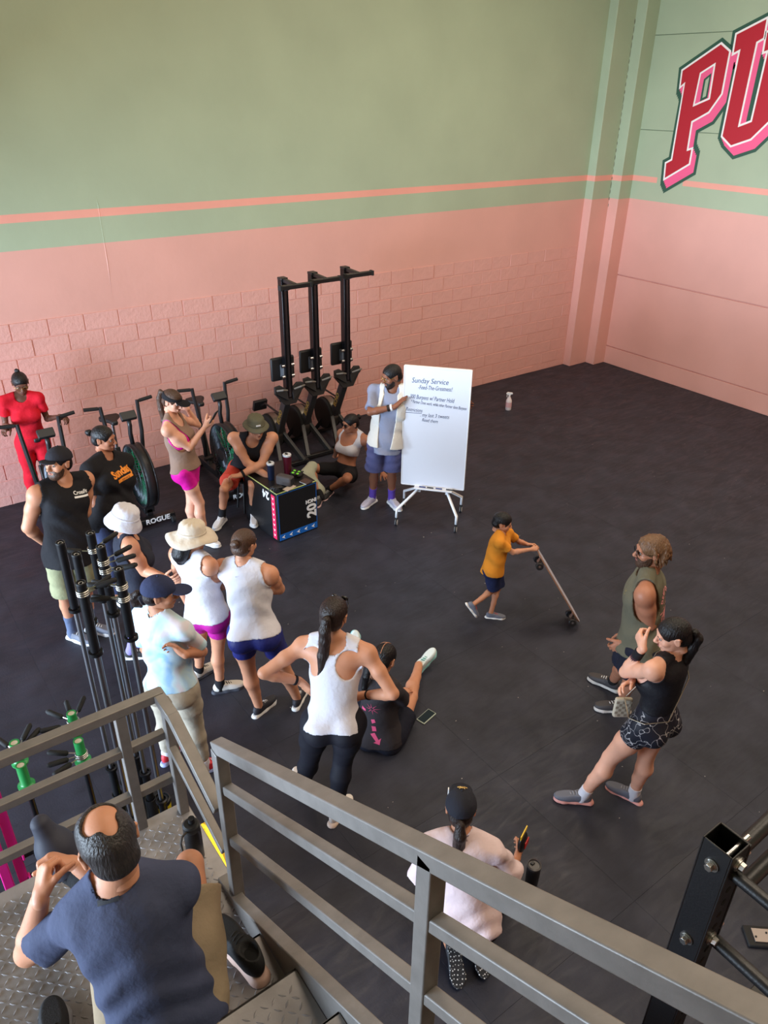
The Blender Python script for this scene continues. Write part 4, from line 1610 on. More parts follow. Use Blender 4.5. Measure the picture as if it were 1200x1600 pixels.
# joint positions in metres: head, neck, shoulders, elbows, wrists, hips, knees, ankles (l, r)
POSES = {
    'red': {'hd': (1.439, 8.516, 1.625), 'nk': (1.418, 8.551, 1.465), 'sl': (1.586, 8.501, 1.438), 'sr': (1.236, 8.548, 1.455), 'el': (1.630, 8.533, 1.167), 'er': (1.206, 8.559, 1.180), 'wl': (1.719, 8.325, 1.245), 'wr': (1.210, 8.328, 1.244), 'hl': (1.538, 8.607, 0.909), 'hr': (1.355, 8.630, 0.913), 'kl': (1.539, 8.653, 0.494), 'kr': (1.353, 8.681, 0.496), 'al': (1.533, 8.734, 0.092), 'ar': (1.357, 8.765, 0.093)},
    'cap': {'hd': (1.180, 6.113, 1.695), 'nk': (1.177, 6.116, 1.516), 'sl': (1.383, 6.204, 1.445), 'sr': (0.953, 6.064, 1.489), 'el': (1.330, 6.212, 1.140), 'er': (0.840, 6.097, 1.202), 'wl': (1.121, 6.223, 0.971), 'wr': (0.945, 6.203, 0.976), 'hl': (1.176, 5.959, 0.951), 'hr': (0.986, 5.986, 0.960), 'kl': (1.163, 5.999, 0.515), 'kr': (0.974, 6.000, 0.519), 'al': (1.157, 6.070, 0.089), 'ar': (0.982, 6.054, 0.090)},
    'sunday': {'hd': (1.693, 6.582, 1.618), 'nk': (1.664, 6.553, 1.446), 'sl': (1.843, 6.611, 1.328), 'sr': (1.492, 6.426, 1.413), 'el': (1.770, 6.486, 1.054), 'er': (1.467, 6.352, 1.131), 'wl': (1.787, 6.435, 0.809), 'wr': (1.554, 6.330, 0.894), 'hl': (1.670, 6.438, 0.896), 'hr': (1.506, 6.367, 0.906), 'kl': (1.677, 6.448, 0.485), 'kr': (1.512, 6.349, 0.492), 'al': (1.666, 6.495, 0.084), 'ar': (1.505, 6.368, 0.087)},
    'phone': {'hd': (2.579, 7.153, 1.608), 'nk': (2.537, 7.135, 1.437), 'sl': (2.679, 7.249, 1.359), 'sr': (2.419, 6.988, 1.379), 'el': (2.898, 7.356, 1.200), 'er': (2.609, 6.924, 1.164), 'wl': (2.785, 7.305, 1.423), 'wr': (2.803, 6.936, 1.344), 'hl': (2.662, 7.077, 0.897), 'hr': (2.522, 6.957, 0.899), 'kl': (2.607, 7.050, 0.490), 'kr': (2.655, 6.945, 0.501), 'al': (2.600, 7.093, 0.084), 'ar': (2.656, 6.927, 0.089)},
    'boonie': {'hd': (3.435, 7.037, 1.160), 'nk': (3.419, 7.114, 1.009), 'sl': (3.617, 7.031, 0.990), 'sr': (3.257, 7.254, 0.998), 'el': (3.442, 6.982, 0.735), 'er': (3.308, 7.075, 0.753), 'wl': (3.195, 7.018, 0.654), 'wr': (3.465, 6.906, 0.608), 'hl': (3.509, 7.352, 0.524), 'hr': (3.318, 7.399, 0.521), 'kl': (3.310, 6.975, 0.515), 'kr': (3.015, 7.094, 0.496), 'al': (3.339, 7.075, 0.104), 'ar': (3.012, 7.224, 0.098)},
    'bra': {'hd': (4.797, 7.219, 0.828), 'nk': (4.852, 7.256, 0.679), 'sl': (4.923, 7.071, 0.627), 'sr': (4.808, 7.448, 0.614), 'el': (5.026, 7.123, 0.360), 'er': (4.826, 7.579, 0.356), 'wl': (5.128, 7.015, 0.153), 'wr': (4.884, 7.736, 0.166), 'hl': (4.717, 7.135, 0.199), 'hr': (4.680, 7.317, 0.199), 'kl': (4.469, 6.822, 0.318), 'kr': (4.285, 7.399, 0.284), 'al': (4.418, 7.128, 0.070), 'ar': (4.232, 7.056, 0.081)},
    'board': {'hd': (4.781, 6.375, 1.674), 'nk': (4.789, 6.377, 1.496), 'sl': (4.960, 6.260, 1.503), 'sr': (4.658, 6.530, 1.489), 'el': (5.132, 6.097, 1.294), 'er': (4.474, 6.348, 1.330), 'wl': (5.341, 5.893, 1.332), 'wr': (4.658, 6.172, 1.405), 'hl': (4.754, 6.273, 0.917), 'hr': (4.592, 6.376, 0.914), 'kl': (4.809, 6.377, 0.502), 'kr': (4.647, 6.500, 0.500), 'al': (4.892, 6.481, 0.090), 'ar': (4.719, 6.637, 0.094)},
    'boy': {'hd': (4.431, 4.186, 0.977), 'nk': (4.405, 4.169, 0.874), 'sl': (4.528, 4.197, 0.824), 'sr': (4.308, 4.081, 0.854), 'el': (4.660, 4.160, 0.703), 'er': (4.438, 4.027, 0.737), 'wl': (4.619, 4.018, 0.761), 'wr': (4.569, 3.938, 0.766), 'hl': (4.379, 4.177, 0.531), 'hr': (4.285, 4.114, 0.541), 'kl': (4.425, 4.152, 0.278), 'kr': (4.359, 4.140, 0.292), 'al': (4.319, 4.113, 0.052), 'ar': (4.122, 4.154, 0.211)},
    'whitehat': {'hd': (1.392, 5.216, 1.497), 'nk': (1.392, 5.272, 1.346), 'sl': (1.445, 5.459, 1.298), 'sr': (1.357, 5.079, 1.346), 'el': (1.453, 5.479, 1.015), 'er': (1.445, 5.110, 1.074), 'wl': (1.505, 5.459, 0.774), 'wr': (1.513, 4.876, 1.118), 'hl': (1.465, 5.373, 0.822), 'hr': (1.408, 5.202, 0.830), 'kl': (1.512, 5.575, 0.473), 'kr': (1.387, 5.357, 0.453), 'al': (1.433, 5.592, 0.083), 'ar': (1.318, 5.495, 0.085)},
    'tie': {'hd': (1.216, 4.051, 1.570), 'nk': (1.185, 4.059, 1.410), 'sl': (1.129, 4.233, 1.312), 'sr': (1.268, 3.874, 1.359), 'el': (1.124, 4.255, 1.026), 'er': (1.390, 3.920, 1.100), 'wl': (1.178, 4.268, 0.782), 'wr': (1.235, 3.784, 1.242), 'hl': (1.130, 4.040, 0.879), 'hr': (1.231, 3.890, 0.892), 'kl': (1.136, 4.119, 0.475), 'kr': (1.282, 3.949, 0.487), 'al': (1.128, 4.201, 0.083), 'ar': (1.308, 3.943, 0.084)},
    'cream': {'hd': (1.704, 4.660, 1.520), 'nk': (1.684, 4.675, 1.364), 'sl': (1.633, 4.857, 1.300), 'sr': (1.734, 4.488, 1.351), 'el': (1.628, 4.877, 1.020), 'er': (1.870, 4.598, 1.129), 'wl': (1.681, 4.890, 0.781), 'wr': (1.892, 4.817, 1.020), 'hl': (1.686, 4.683, 0.845), 'hr': (1.775, 4.528, 0.859), 'kl': (1.710, 4.815, 0.465), 'kr': (1.779, 4.628, 0.470), 'al': (1.701, 4.918, 0.084), 'ar': (1.770, 4.658, 0.080)},
    'navy': {'hd': (1.975, 4.379, 1.509), 'nk': (1.945, 4.356, 1.352), 'sl': (1.847, 4.527, 1.272), 'sr': (2.065, 4.191, 1.311), 'el': (1.880, 4.663, 1.026), 'er': (2.187, 4.295, 1.077), 'wl': (1.918, 4.469, 1.171), 'wr': (2.011, 4.194, 1.214), 'hl': (1.819, 4.243, 0.858), 'hr': (1.987, 4.105, 0.855), 'kl': (1.865, 4.268, 0.462), 'kr': (2.102, 4.148, 0.469), 'al': (1.912, 4.246, 0.078), 'ar': (2.204, 4.142, 0.086)},
    'pony': {'hd': (2.012, 3.232, 1.559), 'nk': (1.983, 3.183, 1.399), 'sl': (1.843, 3.342, 1.320), 'sr': (2.118, 3.021, 1.343), 'el': (1.585, 3.396, 1.187), 'er': (2.176, 2.829, 1.128), 'wl': (1.796, 3.341, 1.055), 'wr': (2.128, 3.036, 0.988), 'hl': (1.791, 3.119, 0.876), 'hr': (1.962, 2.984, 0.881), 'kl': (1.799, 3.234, 0.470), 'kr': (1.963, 3.083, 0.476), 'al': (1.800, 3.362, 0.086), 'ar': (1.857, 3.027, 0.086)},
    'straddle': {'hd': (2.607, 3.503, 0.734), 'nk': (2.546, 3.532, 0.584), 'sl': (2.537, 3.723, 0.503), 'sr': (2.568, 3.333, 0.591), 'el': (2.651, 3.909, 0.313), 'er': (2.717, 3.385, 0.349), 'wl': (2.797, 4.067, 0.182), 'wr': (2.834, 3.567, 0.220), 'hl': (2.487, 3.527, 0.052), 'hr': (2.608, 3.367, 0.065), 'kl': (2.656, 3.929, 0.066), 'kr': (2.958, 3.597, 0.104), 'al': (2.876, 4.283, 0.117), 'ar': (3.253, 3.875, 0.098)},
    'curly': {'hd': (4.194, 2.527, 1.609), 'nk': (4.186, 2.504, 1.436), 'sl': (3.992, 2.383, 1.396), 'sr': (4.345, 2.608, 1.306), 'el': (4.100, 2.363, 1.114), 'er': (4.364, 2.621, 1.008), 'wl': (4.044, 2.495, 0.892), 'wr': (4.332, 2.670, 0.754), 'hl': (4.082, 2.384, 0.888), 'hr': (4.221, 2.502, 0.854), 'kl': (4.212, 2.496, 0.492), 'kr': (4.282, 2.617, 0.439), 'al': (4.324, 2.568, 0.090), 'ar': (4.469, 2.786, 0.094)},
    'blackwoman': {'hd': (3.602, 1.908, 1.536), 'nk': (3.616, 1.896, 1.375), 'sl': (3.420, 1.880, 1.371), 'sr': (3.791, 1.955, 1.292), 'el': (3.470, 2.089, 1.180), 'er': (3.711, 2.077, 1.044), 'wl': (3.474, 2.014, 1.417), 'wr': (3.493, 2.026, 1.150), 'hl': (3.501, 1.895, 0.860), 'hr': (3.691, 1.903, 0.854), 'kl': (3.438, 2.042, 0.479), 'kr': (3.672, 1.924, 0.461), 'al': (3.365, 2.137, 0.090), 'ar': (3.679, 1.947, 0.072)},
    'kneel': {'hd': (2.072, 2.051, 0.929), 'nk': (2.025, 1.980, 0.792), 'sl': (1.860, 2.071, 0.754), 'sr': (2.159, 1.854, 0.726), 'el': (1.828, 2.084, 0.486), 'er': (2.277, 1.798, 0.481), 'wl': (1.909, 2.161, 0.278), 'wr': (2.440, 1.913, 0.344), 'hl': (1.926, 1.892, 0.289), 'hr': (2.068, 1.798, 0.283), 'kl': (2.032, 2.215, 0.086), 'kr': (2.380, 1.934, 0.069), 'al': (1.894, 1.851, 0.079), 'ar': (2.018, 1.814, 0.085)},
    'man': {'hd': (0.247, 1.769, 2.331), 'nk': (0.232, 1.740, 2.158), 'sl': (0.100, 1.806, 2.017), 'sr': (0.403, 1.662, 2.106), 'el': (-0.055, 1.950, 1.793), 'er': (0.319, 1.813, 1.855), 'wl': (0.025, 1.915, 2.049), 'wr': (0.174, 2.019, 1.989), 'hl': (0.141, 1.527, 1.633), 'hr': (0.372, 1.541, 1.634), 'kl': (0.244, 1.906, 1.843), 'kr': (0.520, 1.899, 1.857), 'al': (0.165, 2.284, 1.665), 'ar': (0.500, 2.019, 1.442)},
}

# ------------------------------------------------------------------ a clothed figure from its joints
def iyaw(a):
    return math.radians(a - 36.4)


EYEW, IRIS, LIP = mat('eye_white', (150, 140, 134), .5), mat('eye_iris', (36, 24, 18), .25), None
LACE_W, SOLE_W = mat('lace_white', (224, 224, 226), .8), mat('sole_white', (232, 232, 232), .6)


def skin(name, rgb):
    return mat('skin_' + name, rgb, .48, bump=.05, bscale=140, var=.06, vscale=9, spec=.35, sss=.06)


def hairm(name, rgb, rough=.4):
    return mat('hair_' + name, rgb, rough, bump=.7, bscale=14, stretch=(9, 9, 1.6), var=.35, vscale=20, spec=.35)


class Person:
    def __init__(s, key, label, S, sk, male=False, w=1.0, d=1.0, arm=1.0, leg=1.0, bust=1.0, glute=1.0, belly=0.0, hy=0, hp=0, hroll=0, hs=None,
                 hands=None, h=.0085, hh=.0046, lips=(150, 86, 80), brow=(34, 24, 20), name='person', cat='person', knee=None):
        J = {k: np.array(v) for k, v in POSES[key].items()}
        s.J, s.S, s.male, s.sk, s.h = J, S, male, sk, h
        q = s.s = S / 1.7
        s.hs = hs or q
        hm = s.hm = (J['hl'] + J['hr']) / 2
        nk = J['nk']
        up = s.up = unit(nk - hm)
        L = J['sl'] - J['sr']
        s.L = unit(L - up * (L @ up))
        s.f = np.cross(s.L, up)
        Lp = J['hl'] - J['hr']
        s.Lp = unit(Lp - up * (Lp @ up))
        s.fp = np.cross(s.Lp, up)
        Rc, Rp = np.stack([s.L, s.f, up], 1), np.stack([s.Lp, s.fp, up], 1)
        mid = unit(s.L + s.Lp)
        Rm = np.stack([mid, np.cross(mid, up), up], 1)
        fm = Rm[:, 1]
        g = .0 if male else 1.0
        T = [ell(hm + up * .035 * q - s.fp * .008 * q, (.160 * q * w, .108 * q * d, .122 * q), Rp),
             ell(hm + up * .165 * q, ((.136 if male else .122) * q * w, .092 * q * d, .15 * q), Rm),
             ell(hm + up * .325 * q, ((.158 if male else .140) * q * w, .108 * q * d, .185 * q), Rc),
             ell(nk - up * .088 * q - s.f * .008, ((.172 if male else .150) * q * min(w, 1.12), .086 * q, .098 * q), Rc)]
        for sg in (-1, 1):
            T.append(ell(hm + s.Lp * sg * .078 * q * w - s.fp * .052 * q * d - up * .035 * q, (.086 * q * w, .08 * q * glute, .09 * q), Rp))
            if male:
                T.append(ell(nk - up * .165 * q + s.f * .066 * q + s.L * sg * .075 * q, (.088 * q, .045 * q, .062 * q), Rc))
            else:
                T.append(ell(nk - up * .215 * q + s.f * .082 * q * d + s.L * sg * .072 * q * w, (.07 * q * bust, .062 * q * bust, .066 * q * bust), Rc))
        if belly:
            T.append(ell(hm + up * .13 * q + fm * .05 * q * d, (.15 * q * w, belly * q, .15 * q), Rm))
        s.T = T
        s.Sh = []
        for sd, sg in (('l', 1), ('r', -1)):
            sh = J['s' + sd]
            s.Sh.append(ell(sh + up * .0, (.054 if male else .046) * q * arm))
            s.Sh.append(cone(nk + up * .028 * q + s.L * sg * .03 * q, sh + up * .012 * q, .042 * q, .045 * q * arm))
            s.Sh.append(cone(nk - up * .09 * q + s.L * sg * .09 * q, sh - up * .02 * q, .075 * q, .05 * q * arm))
        s.A, s.Fa, s.Th, s.Ca = {}, {}, {}, {}
        for sd, sg in (('l', 1), ('r', -1)):
            a, b, c = J['s' + sd], J['e' + sd], J['w' + sd]
            m = a + (b - a) * .45
            ra = (.0475 if male else .0415) * q * arm
            s.A[sd] = [cone(a, m, ra * 1.05, ra), cone(m, b, ra, ra * .82)]
            m2 = b + (c - b) * .28
            s.Fa[sd] = [cone(b, m2, ra * .84, ra * .86), cone(m2, c, ra * .86, ra * .58)]
            a, b, c = J['h' + sd], J['k' + sd], J['a' + sd]
            rl = (.078 if male else .082) * q * leg
            m = a + (b - a) * .5
            s.Th[sd] = [cone(a - up * 0, m, rl * 1.03, rl * .86), cone(m, b, rl * .86, rl * .62)]
            sh = unit(c - b)
            bk = -s.fp - sh * (-s.fp @ sh)
            th = unit(b - a)
            if np.linalg.norm(np.cross(th, sh)) > .25:
                bk = -(th - sh * (th @ sh)) * -1
                bk = unit(np.cross(np.cross(th, sh), sh))
                if bk @ (a - b) < 0:
                    bk = -bk
            bk = unit(bk)
            m2 = b + (c - b) * .30 + bk * .014 * q
            s.Ca[sd] = [cone(b, m2, rl * .60, rl * .66), cone(m2, b + (c - b) * .62, rl * .66, rl * .50), cone(b + (c - b) * .62, c, rl * .50, .036 * q)]
        # the body itself
        pr = [(p, .06) for p in T] + [(p, .03) for p in s.Sh]
        for sd in 'lr':
            pr += [(p, .022) for p in s.A[sd]] + [(p, .012) for p in s.Fa[sd]] + [(p, .03) for p in s.Th[sd]] + [(p, .014) for p in s.Ca[sd]]
        hy_, hp_ = iyaw(hy), math.radians(hp)
        s.HR = head_frame(hy_, hp_, math.radians(hroll))
        s.HO = J['hd']
        nbase = s.HO + s.HR @ (V(0, -.03, -.085) * s.hs)
        pr.append((cone(nk - up * .02 * q, nbase, (.058 if male else .049) * q, (.052 if male else .045) * q), .03))
        F = Field([p for p, k in pr], h, .04)
        for p, k in pr:
            F.put(p, k)
        parts = [F.mesh()]
        parts += local([head_mesh(male, s.hs, hh)], s.HO, s.HR)
        for sd in 'lr':
            fd = unit(J['w' + sd] - J['e' + sd])
            hd = (hands or {}).get(sd, {})
            if hd is None:
                continue
            dv = hd.get('d', fd)
            nv = hd.get('n', -s.L if sd == 'l' else s.L)
            parts.append(hand_mesh(sd, J['w' + sd] + fd * .012 * q, dv, nv, q * hd.get('s', 1.0), hd.get('curl', .35), hd.get('spread', .16), hd.get('thumb', .5)))
        # base of the figure: the point on the floor under the hips
        zmin = min(p[0][:, 2].min() for p in parts)
        s.org = V(hm[0], hm[1], max(0, round(zmin - .03, 2)) if zmin > .6 else 0)
        s.o = net_obj(name, parts, sk, None, s.org)
        s.o.location = s.org
        tag(s.o, label, cat)
        # face details
        s.lip = mat('lips_%d_%d' % (lips[0], lips[1]), lips, .4)
        s.browm = mat('brow_%d' % brow[0], brow, .7)
        hl = lambda p: s.HR @ (np.asarray(p) * s.hs) + s.HO - s.org
        s.hl = hl
        k = s.hs
        for sg in (-1, 1):
            e = MB()
            e.sphere(hl(V(sg * .033, .0765, .004)), .0116 * k, 12, 8)
            e.mi = 1
            e.sphere(hl(V(sg * .033, .0828, .003)), .0072 * k, 8, 6)
            e.obj('eye', [EYEW, IRIS], s.o, smooth=True)
            MB().tube([hl(V(sg * .015, .0905, .019)), hl(V(sg * .03, .0925, .024)), hl(V(sg * .048, .084, .019))], [.0022 * k, .0034 * k, .0018 * k], 6).obj('eyebrow', s.browm, s.o, smooth=True)
        MB().tube([hl(V(-.021, .0865, -.0635)), hl(V(-.008, .0935, -.0625)), hl(V(.008, .0935, -.0625)), hl(V(.021, .0865, -.0635))], [.003 * k, .0062 * k, .0062 * k, .003 * k], 8).obj('mouth', s.lip, s.o, smooth=True)

    # ---- clothing
    def top(s, name, m, t=.008, sleeve=None, st=.02, hem=-.02, neck=(.075, .035, .0), arm=.072, folds=.0, k=.06, seed=0, h=None, flare=0.0, armcut=.55, racer=False, low=None, open_front=None):
        q, J, up = s.s, s.J, s.up
        h = h or s.h
        pr = [(inflate(p, t), k, None) for p in s.T]
        if flare:
            pr.append((cone(s.hm + up * .22 * q, s.hm + up * (hem) * q, .10 * q, .10 * q + flare), .08, None))
        pr += [(inflate(p, t * .7), .03, None) for p in s.Sh]
        pl = [(s.hm + up * hem * q, -up)]
        if sleeve:
            for sd in 'lr':
                a, b = J['s' + sd], J['e' + sd]
                e = a + (b - a) * sleeve
                r0 = s.A[sd][0][3] + t * .35
                pr.append((cone(a, a + (b - a) * (sleeve + .12), r0, r0 + st * .32), .02, [(e, unit(b - a))]))
        F = Field([p[0] for p in pr], h, .03)
        for p, kk, cl in pr:
            F.put(p, kk, cl)
        if folds:
            F.folds(folds, seed, d=unit(up + .5 * s.f + .3 * s.L))
        for c, n in pl:
            F.plane(c, n)
        if low is not None:
            F.plane(J['nk'] - up * low * q, up)
        nr, nf, nd = neck
        F.cut(ell(J['nk'] + s.f * nf * q + up * (.02 - nd) * q, (nr * q, nr * 1.05 * q, (nr + .02) * q), np.stack([s.L, s.f, up], 1)), .006)
        F.cut(cone(J['nk'], J['hd'], .062 * q, .062 * q), 0)
        if not sleeve:
            for sd, sg in (('l', 1), ('r', -1)):
                a, b = J['s' + sd], J['e' + sd]
                o_ = s.L * sg * (.035 if arm < .08 else .012) * q
                F.cut(cone(a + o_ + up * .03 * q, a + (b - a) * armcut + o_, arm * q, arm * q), .004)
                F.cut(ell(a + s.L * sg * .05 * q, .09 * q * (arm / .072)), .004)
                if racer:
                    F.cut(ell(J['nk'] - up * .115 * q - s.f * .10 * q + s.L * sg * .125 * q, (.085 * q, .09 * q, .10 * q), np.stack([s.L, s.f, up], 1)), .006)
        if open_front:
            F.cut(ell(s.hm + up * .30 * q + s.f * .14 * q, (open_front * q, .14 * q, .5 * q), np.stack([s.L, s.f, up], 1)), .004)
        return net_obj(name, [F.mesh()], m, s.o, s.org)

    def bottom(s, name, m, t=.006, leg=.5, waist=.10, flare=.0, shin=None, folds=0.0, seed=0, h=None, k=.05):
        """leg: how far down the thigh the hem lies; shin: how far down the shin for leggings"""
        q, J, up = s.s, s.J, s.up
        wp = [(s.hm + up * waist * q, up)]
        pr = [(inflate(p, t), k, wp) for p in (s.T[0], s.T[1], s.T[4], s.T[6])]
        if len(s.T) > 8:
            pr.append((inflate(s.T[8], t), k, wp))
        for sd in 'lr':
            a, b, c = J['h' + sd], J['k' + sd], J['a' + sd]
            if shin is None:
                e = a + (b - a) * leg
                cl = [(e, unit(b - a))]
                r0 = s.Th[sd][0][3] + t
                for p in s.Th[sd]:
                    pr.append((inflate(p, t), .03, cl))
                if flare:
                    r1 = s.Th[sd][0][3] * (1 - .3 * leg) + t + flare
                    pr.append((cone(a + (b - a) * .1, e + (b - a) * .1, r0, r1), .03, cl))
            else:
                cl = [(b + (c - b) * shin, unit(c - b))]
                for p in s.Th[sd]:
                    pr.append((inflate(p, t), .03, None))
                for p in s.Ca[sd]:
                    pr.append((inflate(p, t + flare), .016, cl))
        F = Field([p[0] for p in pr], h or s.h, .03)
        for p, kk, cl in pr:
            F.put(p, kk, cl)
        if folds:
            F.folds(folds, seed, d=unit(up + .4 * s.f))
        return net_obj(name, [F.mesh()], m, s.o, s.org)

    def sock(s, m, frac=.72, sides='lr', t=.004):
        for sd in sides:
            b, c = s.J['k' + sd], s.J['a' + sd]
            e = b + (c - b) * frac
            pr = [inflate(p, t) for p in s.Ca[sd]] + [cone(c, c + (c - b) * .12, .036 * s.s + t, .04 * s.s)]
            F = Field(pr, .0075, .02)
            for p in pr:
                F.put(p, .014)
            F.plane(e, b - c)
            net_obj('sock', [F.mesh()], m, s.o, s.org)

    def shoes(s, m, sole=None, lace=None, l=None, r=None, sc=1.0, sides='lr', label=None):
        for sd, sp in (('l', l), ('r', r)):
            if sd not in sides:
                continue
            if sp is None:
                sp = math.degrees(math.atan2(s.fp[1], s.fp[0])) + 36.4 + (8 if sd == 'l' else -8)
            if isinstance(sp, (int, float)):
                a = iyaw(sp)
                toe, up = V(math.cos(a), math.sin(a), 0), V(0, 0, 1)
            else:
                toe, up = sp
            shoe(s.o, s.J['a' + sd], toe, up, s.s * sc, m, sole or SOLE_W, lace or LACE_W, s.org)

    # ---- hair and headwear, built in the head's own axes
    def headnet(s, name, prims, m, cuts=(), planes=(), h=.0048, noise=0, parent=None, kk=.012):
        F = Field([p if isinstance(p[0], str) else p[0] for p in prims], h, .02)
        for p in prims:
            if isinstance(p[0], str):
                F.put(p, kk)
            else:
                F.put(p[0], p[1])
        if noise:
            F.folds(noise, 1.3, 1.6, (.3, .8, .5))
        for c, n in planes:
            F.plane(c, n)
        for c in cuts:
            F.cut(c, .004)
        P, Q = F.mesh()
        return net_obj(name, local([(P * s.hs, Q)], s.HO, s.HR), m, parent or s.o, s.org)

    def hair(s, m, t=.012, line=.078, nape=-.085, extra=(), cuts=(), noise=.0, ears=True):
        """close hair with a hairline over the brow"""
        pr = [inflate(CRAN, t), ell(V(0, -.05, -.02), (.066 + t * .7, .058 + t, .065))]
        cu = list(cuts)
        if ears:
            cu += [cone(V(sg * .085, .01, -.01), V(sg * .085, -.02, -.012), .03, .03) for sg in (-1, 1)]
        pl = [(V(0, line, .06), V(0, .78, -.42))]
        if nape is not None:
            pl.append((V(0, 0, nape), V(0, -.25, -1)))
        return s.headnet('hair', pr + list(extra), m, cu, pl, noise=noise)

    def strand(s, name, m, pts, r, parent=None, noise=.0015):
        """a tail of hair: pts in metres relative to the head centre, in world axes"""
        pr = []
        for i in range(len(pts) - 1):
            pr.append(cone(s.HO + pts[i], s.HO + pts[i + 1], r[i], r[i + 1]))
        F = Field(pr, .0055, .02)
        for p in pr:
            F.put(p, .012)
        if noise:
            F.folds(noise, 2.0, 2.2, (1, .3, 0))
        return net_obj(name, [F.mesh()], m, parent or s.o, s.org)

    def hw(s, *p):
        return s.HR @ (V(*p) * s.hs)

    def bun(s, m, p=(0, -.12, .05), r=.035):
        return s.headnet('bun', [ell(V(*p), (r, r * .9, r)), ell(V(p[0] + r * .4, p[1] - r * .4, p[2] + r * .3), r * .5), ell(V(p[0] - r * .5, p[1] - r * .3, p[2]), r * .45)], m, noise=.002)

    def cap(s, m, t=.016, name='cap', brim=(.072, .075), brim_y=.13, z=.024, parent=None, flip=False):
        o = s.headnet(name, [inflate(CRAN, t)], m, planes=[(V(0, 0, z), V(0, .08, -1))])
        sg = -1 if flip else 1
        b = s.headnet('brim', [(ell(V(0, sg * brim_y, z + .002), (brim[0], brim[1], .010)), 0)], m, cuts=[ell(V(0, sg * (brim_y + .005), z - .012), (brim[0] * .93, brim[1] * 1.2, .013))],
                      planes=[(V(0, sg * .062, 0), V(0, -sg, 0))], parent=o, h=.0035)
        MB().sphere(s.hl(V(0, -.012, .032 + .083 + t)), .008 * s.hs, 10, 6).obj('top_button', m, o, smooth=True)
        return o

    def bucket(s, m, brim=.155, droop=.03, crown=.125, tilt=0.0, wob=.006, z0=.04):
        prof = [(0, crown + .012), (.05, crown + .009), (.074, crown), (.086, crown - .02), (.093, z0 + .01), (.097, z0), (.097 + (brim - .097) * .5, z0 - droop * .45), (brim, z0 - droop), (brim - .001, z0 - droop - .006),
                (.097 + (brim - .097) * .5, z0 - droop * .45 - .006), (.092, z0 - .006), (.084, crown - .024), (.06, crown - .004), (0, crown + .004)]
        mb = MB().lathe(prof, n=56, sy=1.16)
        R = s.HR @ np.array(Matrix.Rotation(tilt, 3, 'X'))
        vs = []
        for p in mb.v:
            a = math.atan2(p[1], p[0])
            rr = math.hypot(p[0], p[1])
            dz = wob * math.sin(3 * a + 1) * max(0, (rr - .09) / .06) + .002 * math.sin(11 * a + 40 * p[2]) * (rr > .05)
            vs.append(tuple(R @ (V(p[0], p[1] - .012, p[2] + dz) * s.hs) + s.HO - s.org))
        mb.v = vs
        o = mb.obj('bucket_hat', m, s.o, smooth=True)
        b = MB()
        b.v, b.f, b.m = [], [], []
        b.lathe([(.0945, z0 + .004), (.0962, z0 + .006), (.0945, z0 + .022), (.0925, z0 + .022)], n=48, sy=1.16)
        b.v = [tuple(R @ (V(p[0], p[1] - .012, p[2]) * s.hs) + s.HO - s.org) for p in b.v]
        b.obj('hat_band', m, o, smooth=True)
        return o

    def glasses(s, m, lens, r=.021, z=.002, y=.101, thick=.0016, up=0.0, name='glasses'):
        e = MB()
        R = Matrix(s.HR.tolist()) @ Matrix.Rotation(PI / 2, 3, 'X')
        for sg in (-1, 1):
            e.torus(s.hl(V(sg * .031, y, z)), r * s.hs, thick * s.hs, R, 20, 6)
            e.tube([s.hl(V(sg * .052, y - .003, z + .005)), s.hl(V(sg * .078, y - .03, z + .007)), s.hl(V(sg * .084, -.01, z + .008))], thick * s.hs, 5)
        e.tube([s.hl(V(-.011, y, z + .004)), s.hl(V(0, y + .008, z + .007)), s.hl(V(.011, y, z + .004))], thick * s.hs, 5)
        o = e.obj(name, m, s.o, smooth=True)
        if lens:
            for sg in (-1, 1):
                MB().cyl(s.hl(V(sg * .031, y - .001, z)), s.hl(V(sg * .031, y + .001, z)), r * s.hs, n=18).obj('lens', lens, o)
        return o

    def beard(s, m, t=.006):
        return s.headnet('beard', [inflate(p, t) for p, k in head_prims(True)[1:6]] + [ell(V(0, .055, -.085), (.05, .035, .04))], m, kk=.025,
                         cuts=[ell(V(0, .11, -.064), (.024, .03, .009)), ell(V(0, .09, .0), (.075, .06, .043)), ell(V(.05, .07, -.005), (.03, .05, .045)), ell(V(-.05, .07, -.005), (.03, .05, .045))],
                         planes=[(V(0, .0, 0), V(0, -1, -.1)), (V(0, 0, -.02), V(0, .1, 1))])

    def band(s, name, m, sd, frac=.93, w=.03, t=.006, limb='arm'):
        a, b = (s.J['e' + sd], s.J['w' + sd]) if limb == 'arm' else (s.J['k' + sd], s.J['a' + sd])
        ra = (.0475 if s.male else .0415) * s.s * .64 + t
        c = a + (b - a) * frac
        d = unit(b - a)
        return MB().cyl(c - d * w / 2 - s.org, c + d * w / 2 - s.org, ra * 1.04, ra, 18).obj(name, m, s.o, smooth='auto', bevel=.003)

    def decal(s, name, garment, me_or_text, pos, n, X, size, m, shear=0.0, bold=0.0, rise=.0025, lift=.25):
        """flat print laid on the cloth: every vertex is dropped onto the garment along n"""
        me = text_mesh(me_or_text, size, 0, shear=shear, bold=bold) if isinstance(me_or_text, str) else me_or_text
        bm = bmesh.new()
        bm.from_mesh(me)
        bmesh.ops.triangulate(bm, faces=bm.faces)
        for _ in range(3):
            ed = [e for e in bm.edges if e.calc_length() > .016]
            if not ed:
                break
            bmesh.ops.subdivide_edges(bm, edges=ed, cuts=1)
            bmesh.ops.triangulate(bm, faces=[f for f in bm.faces if len(f.verts) > 3])
        g = garment.data
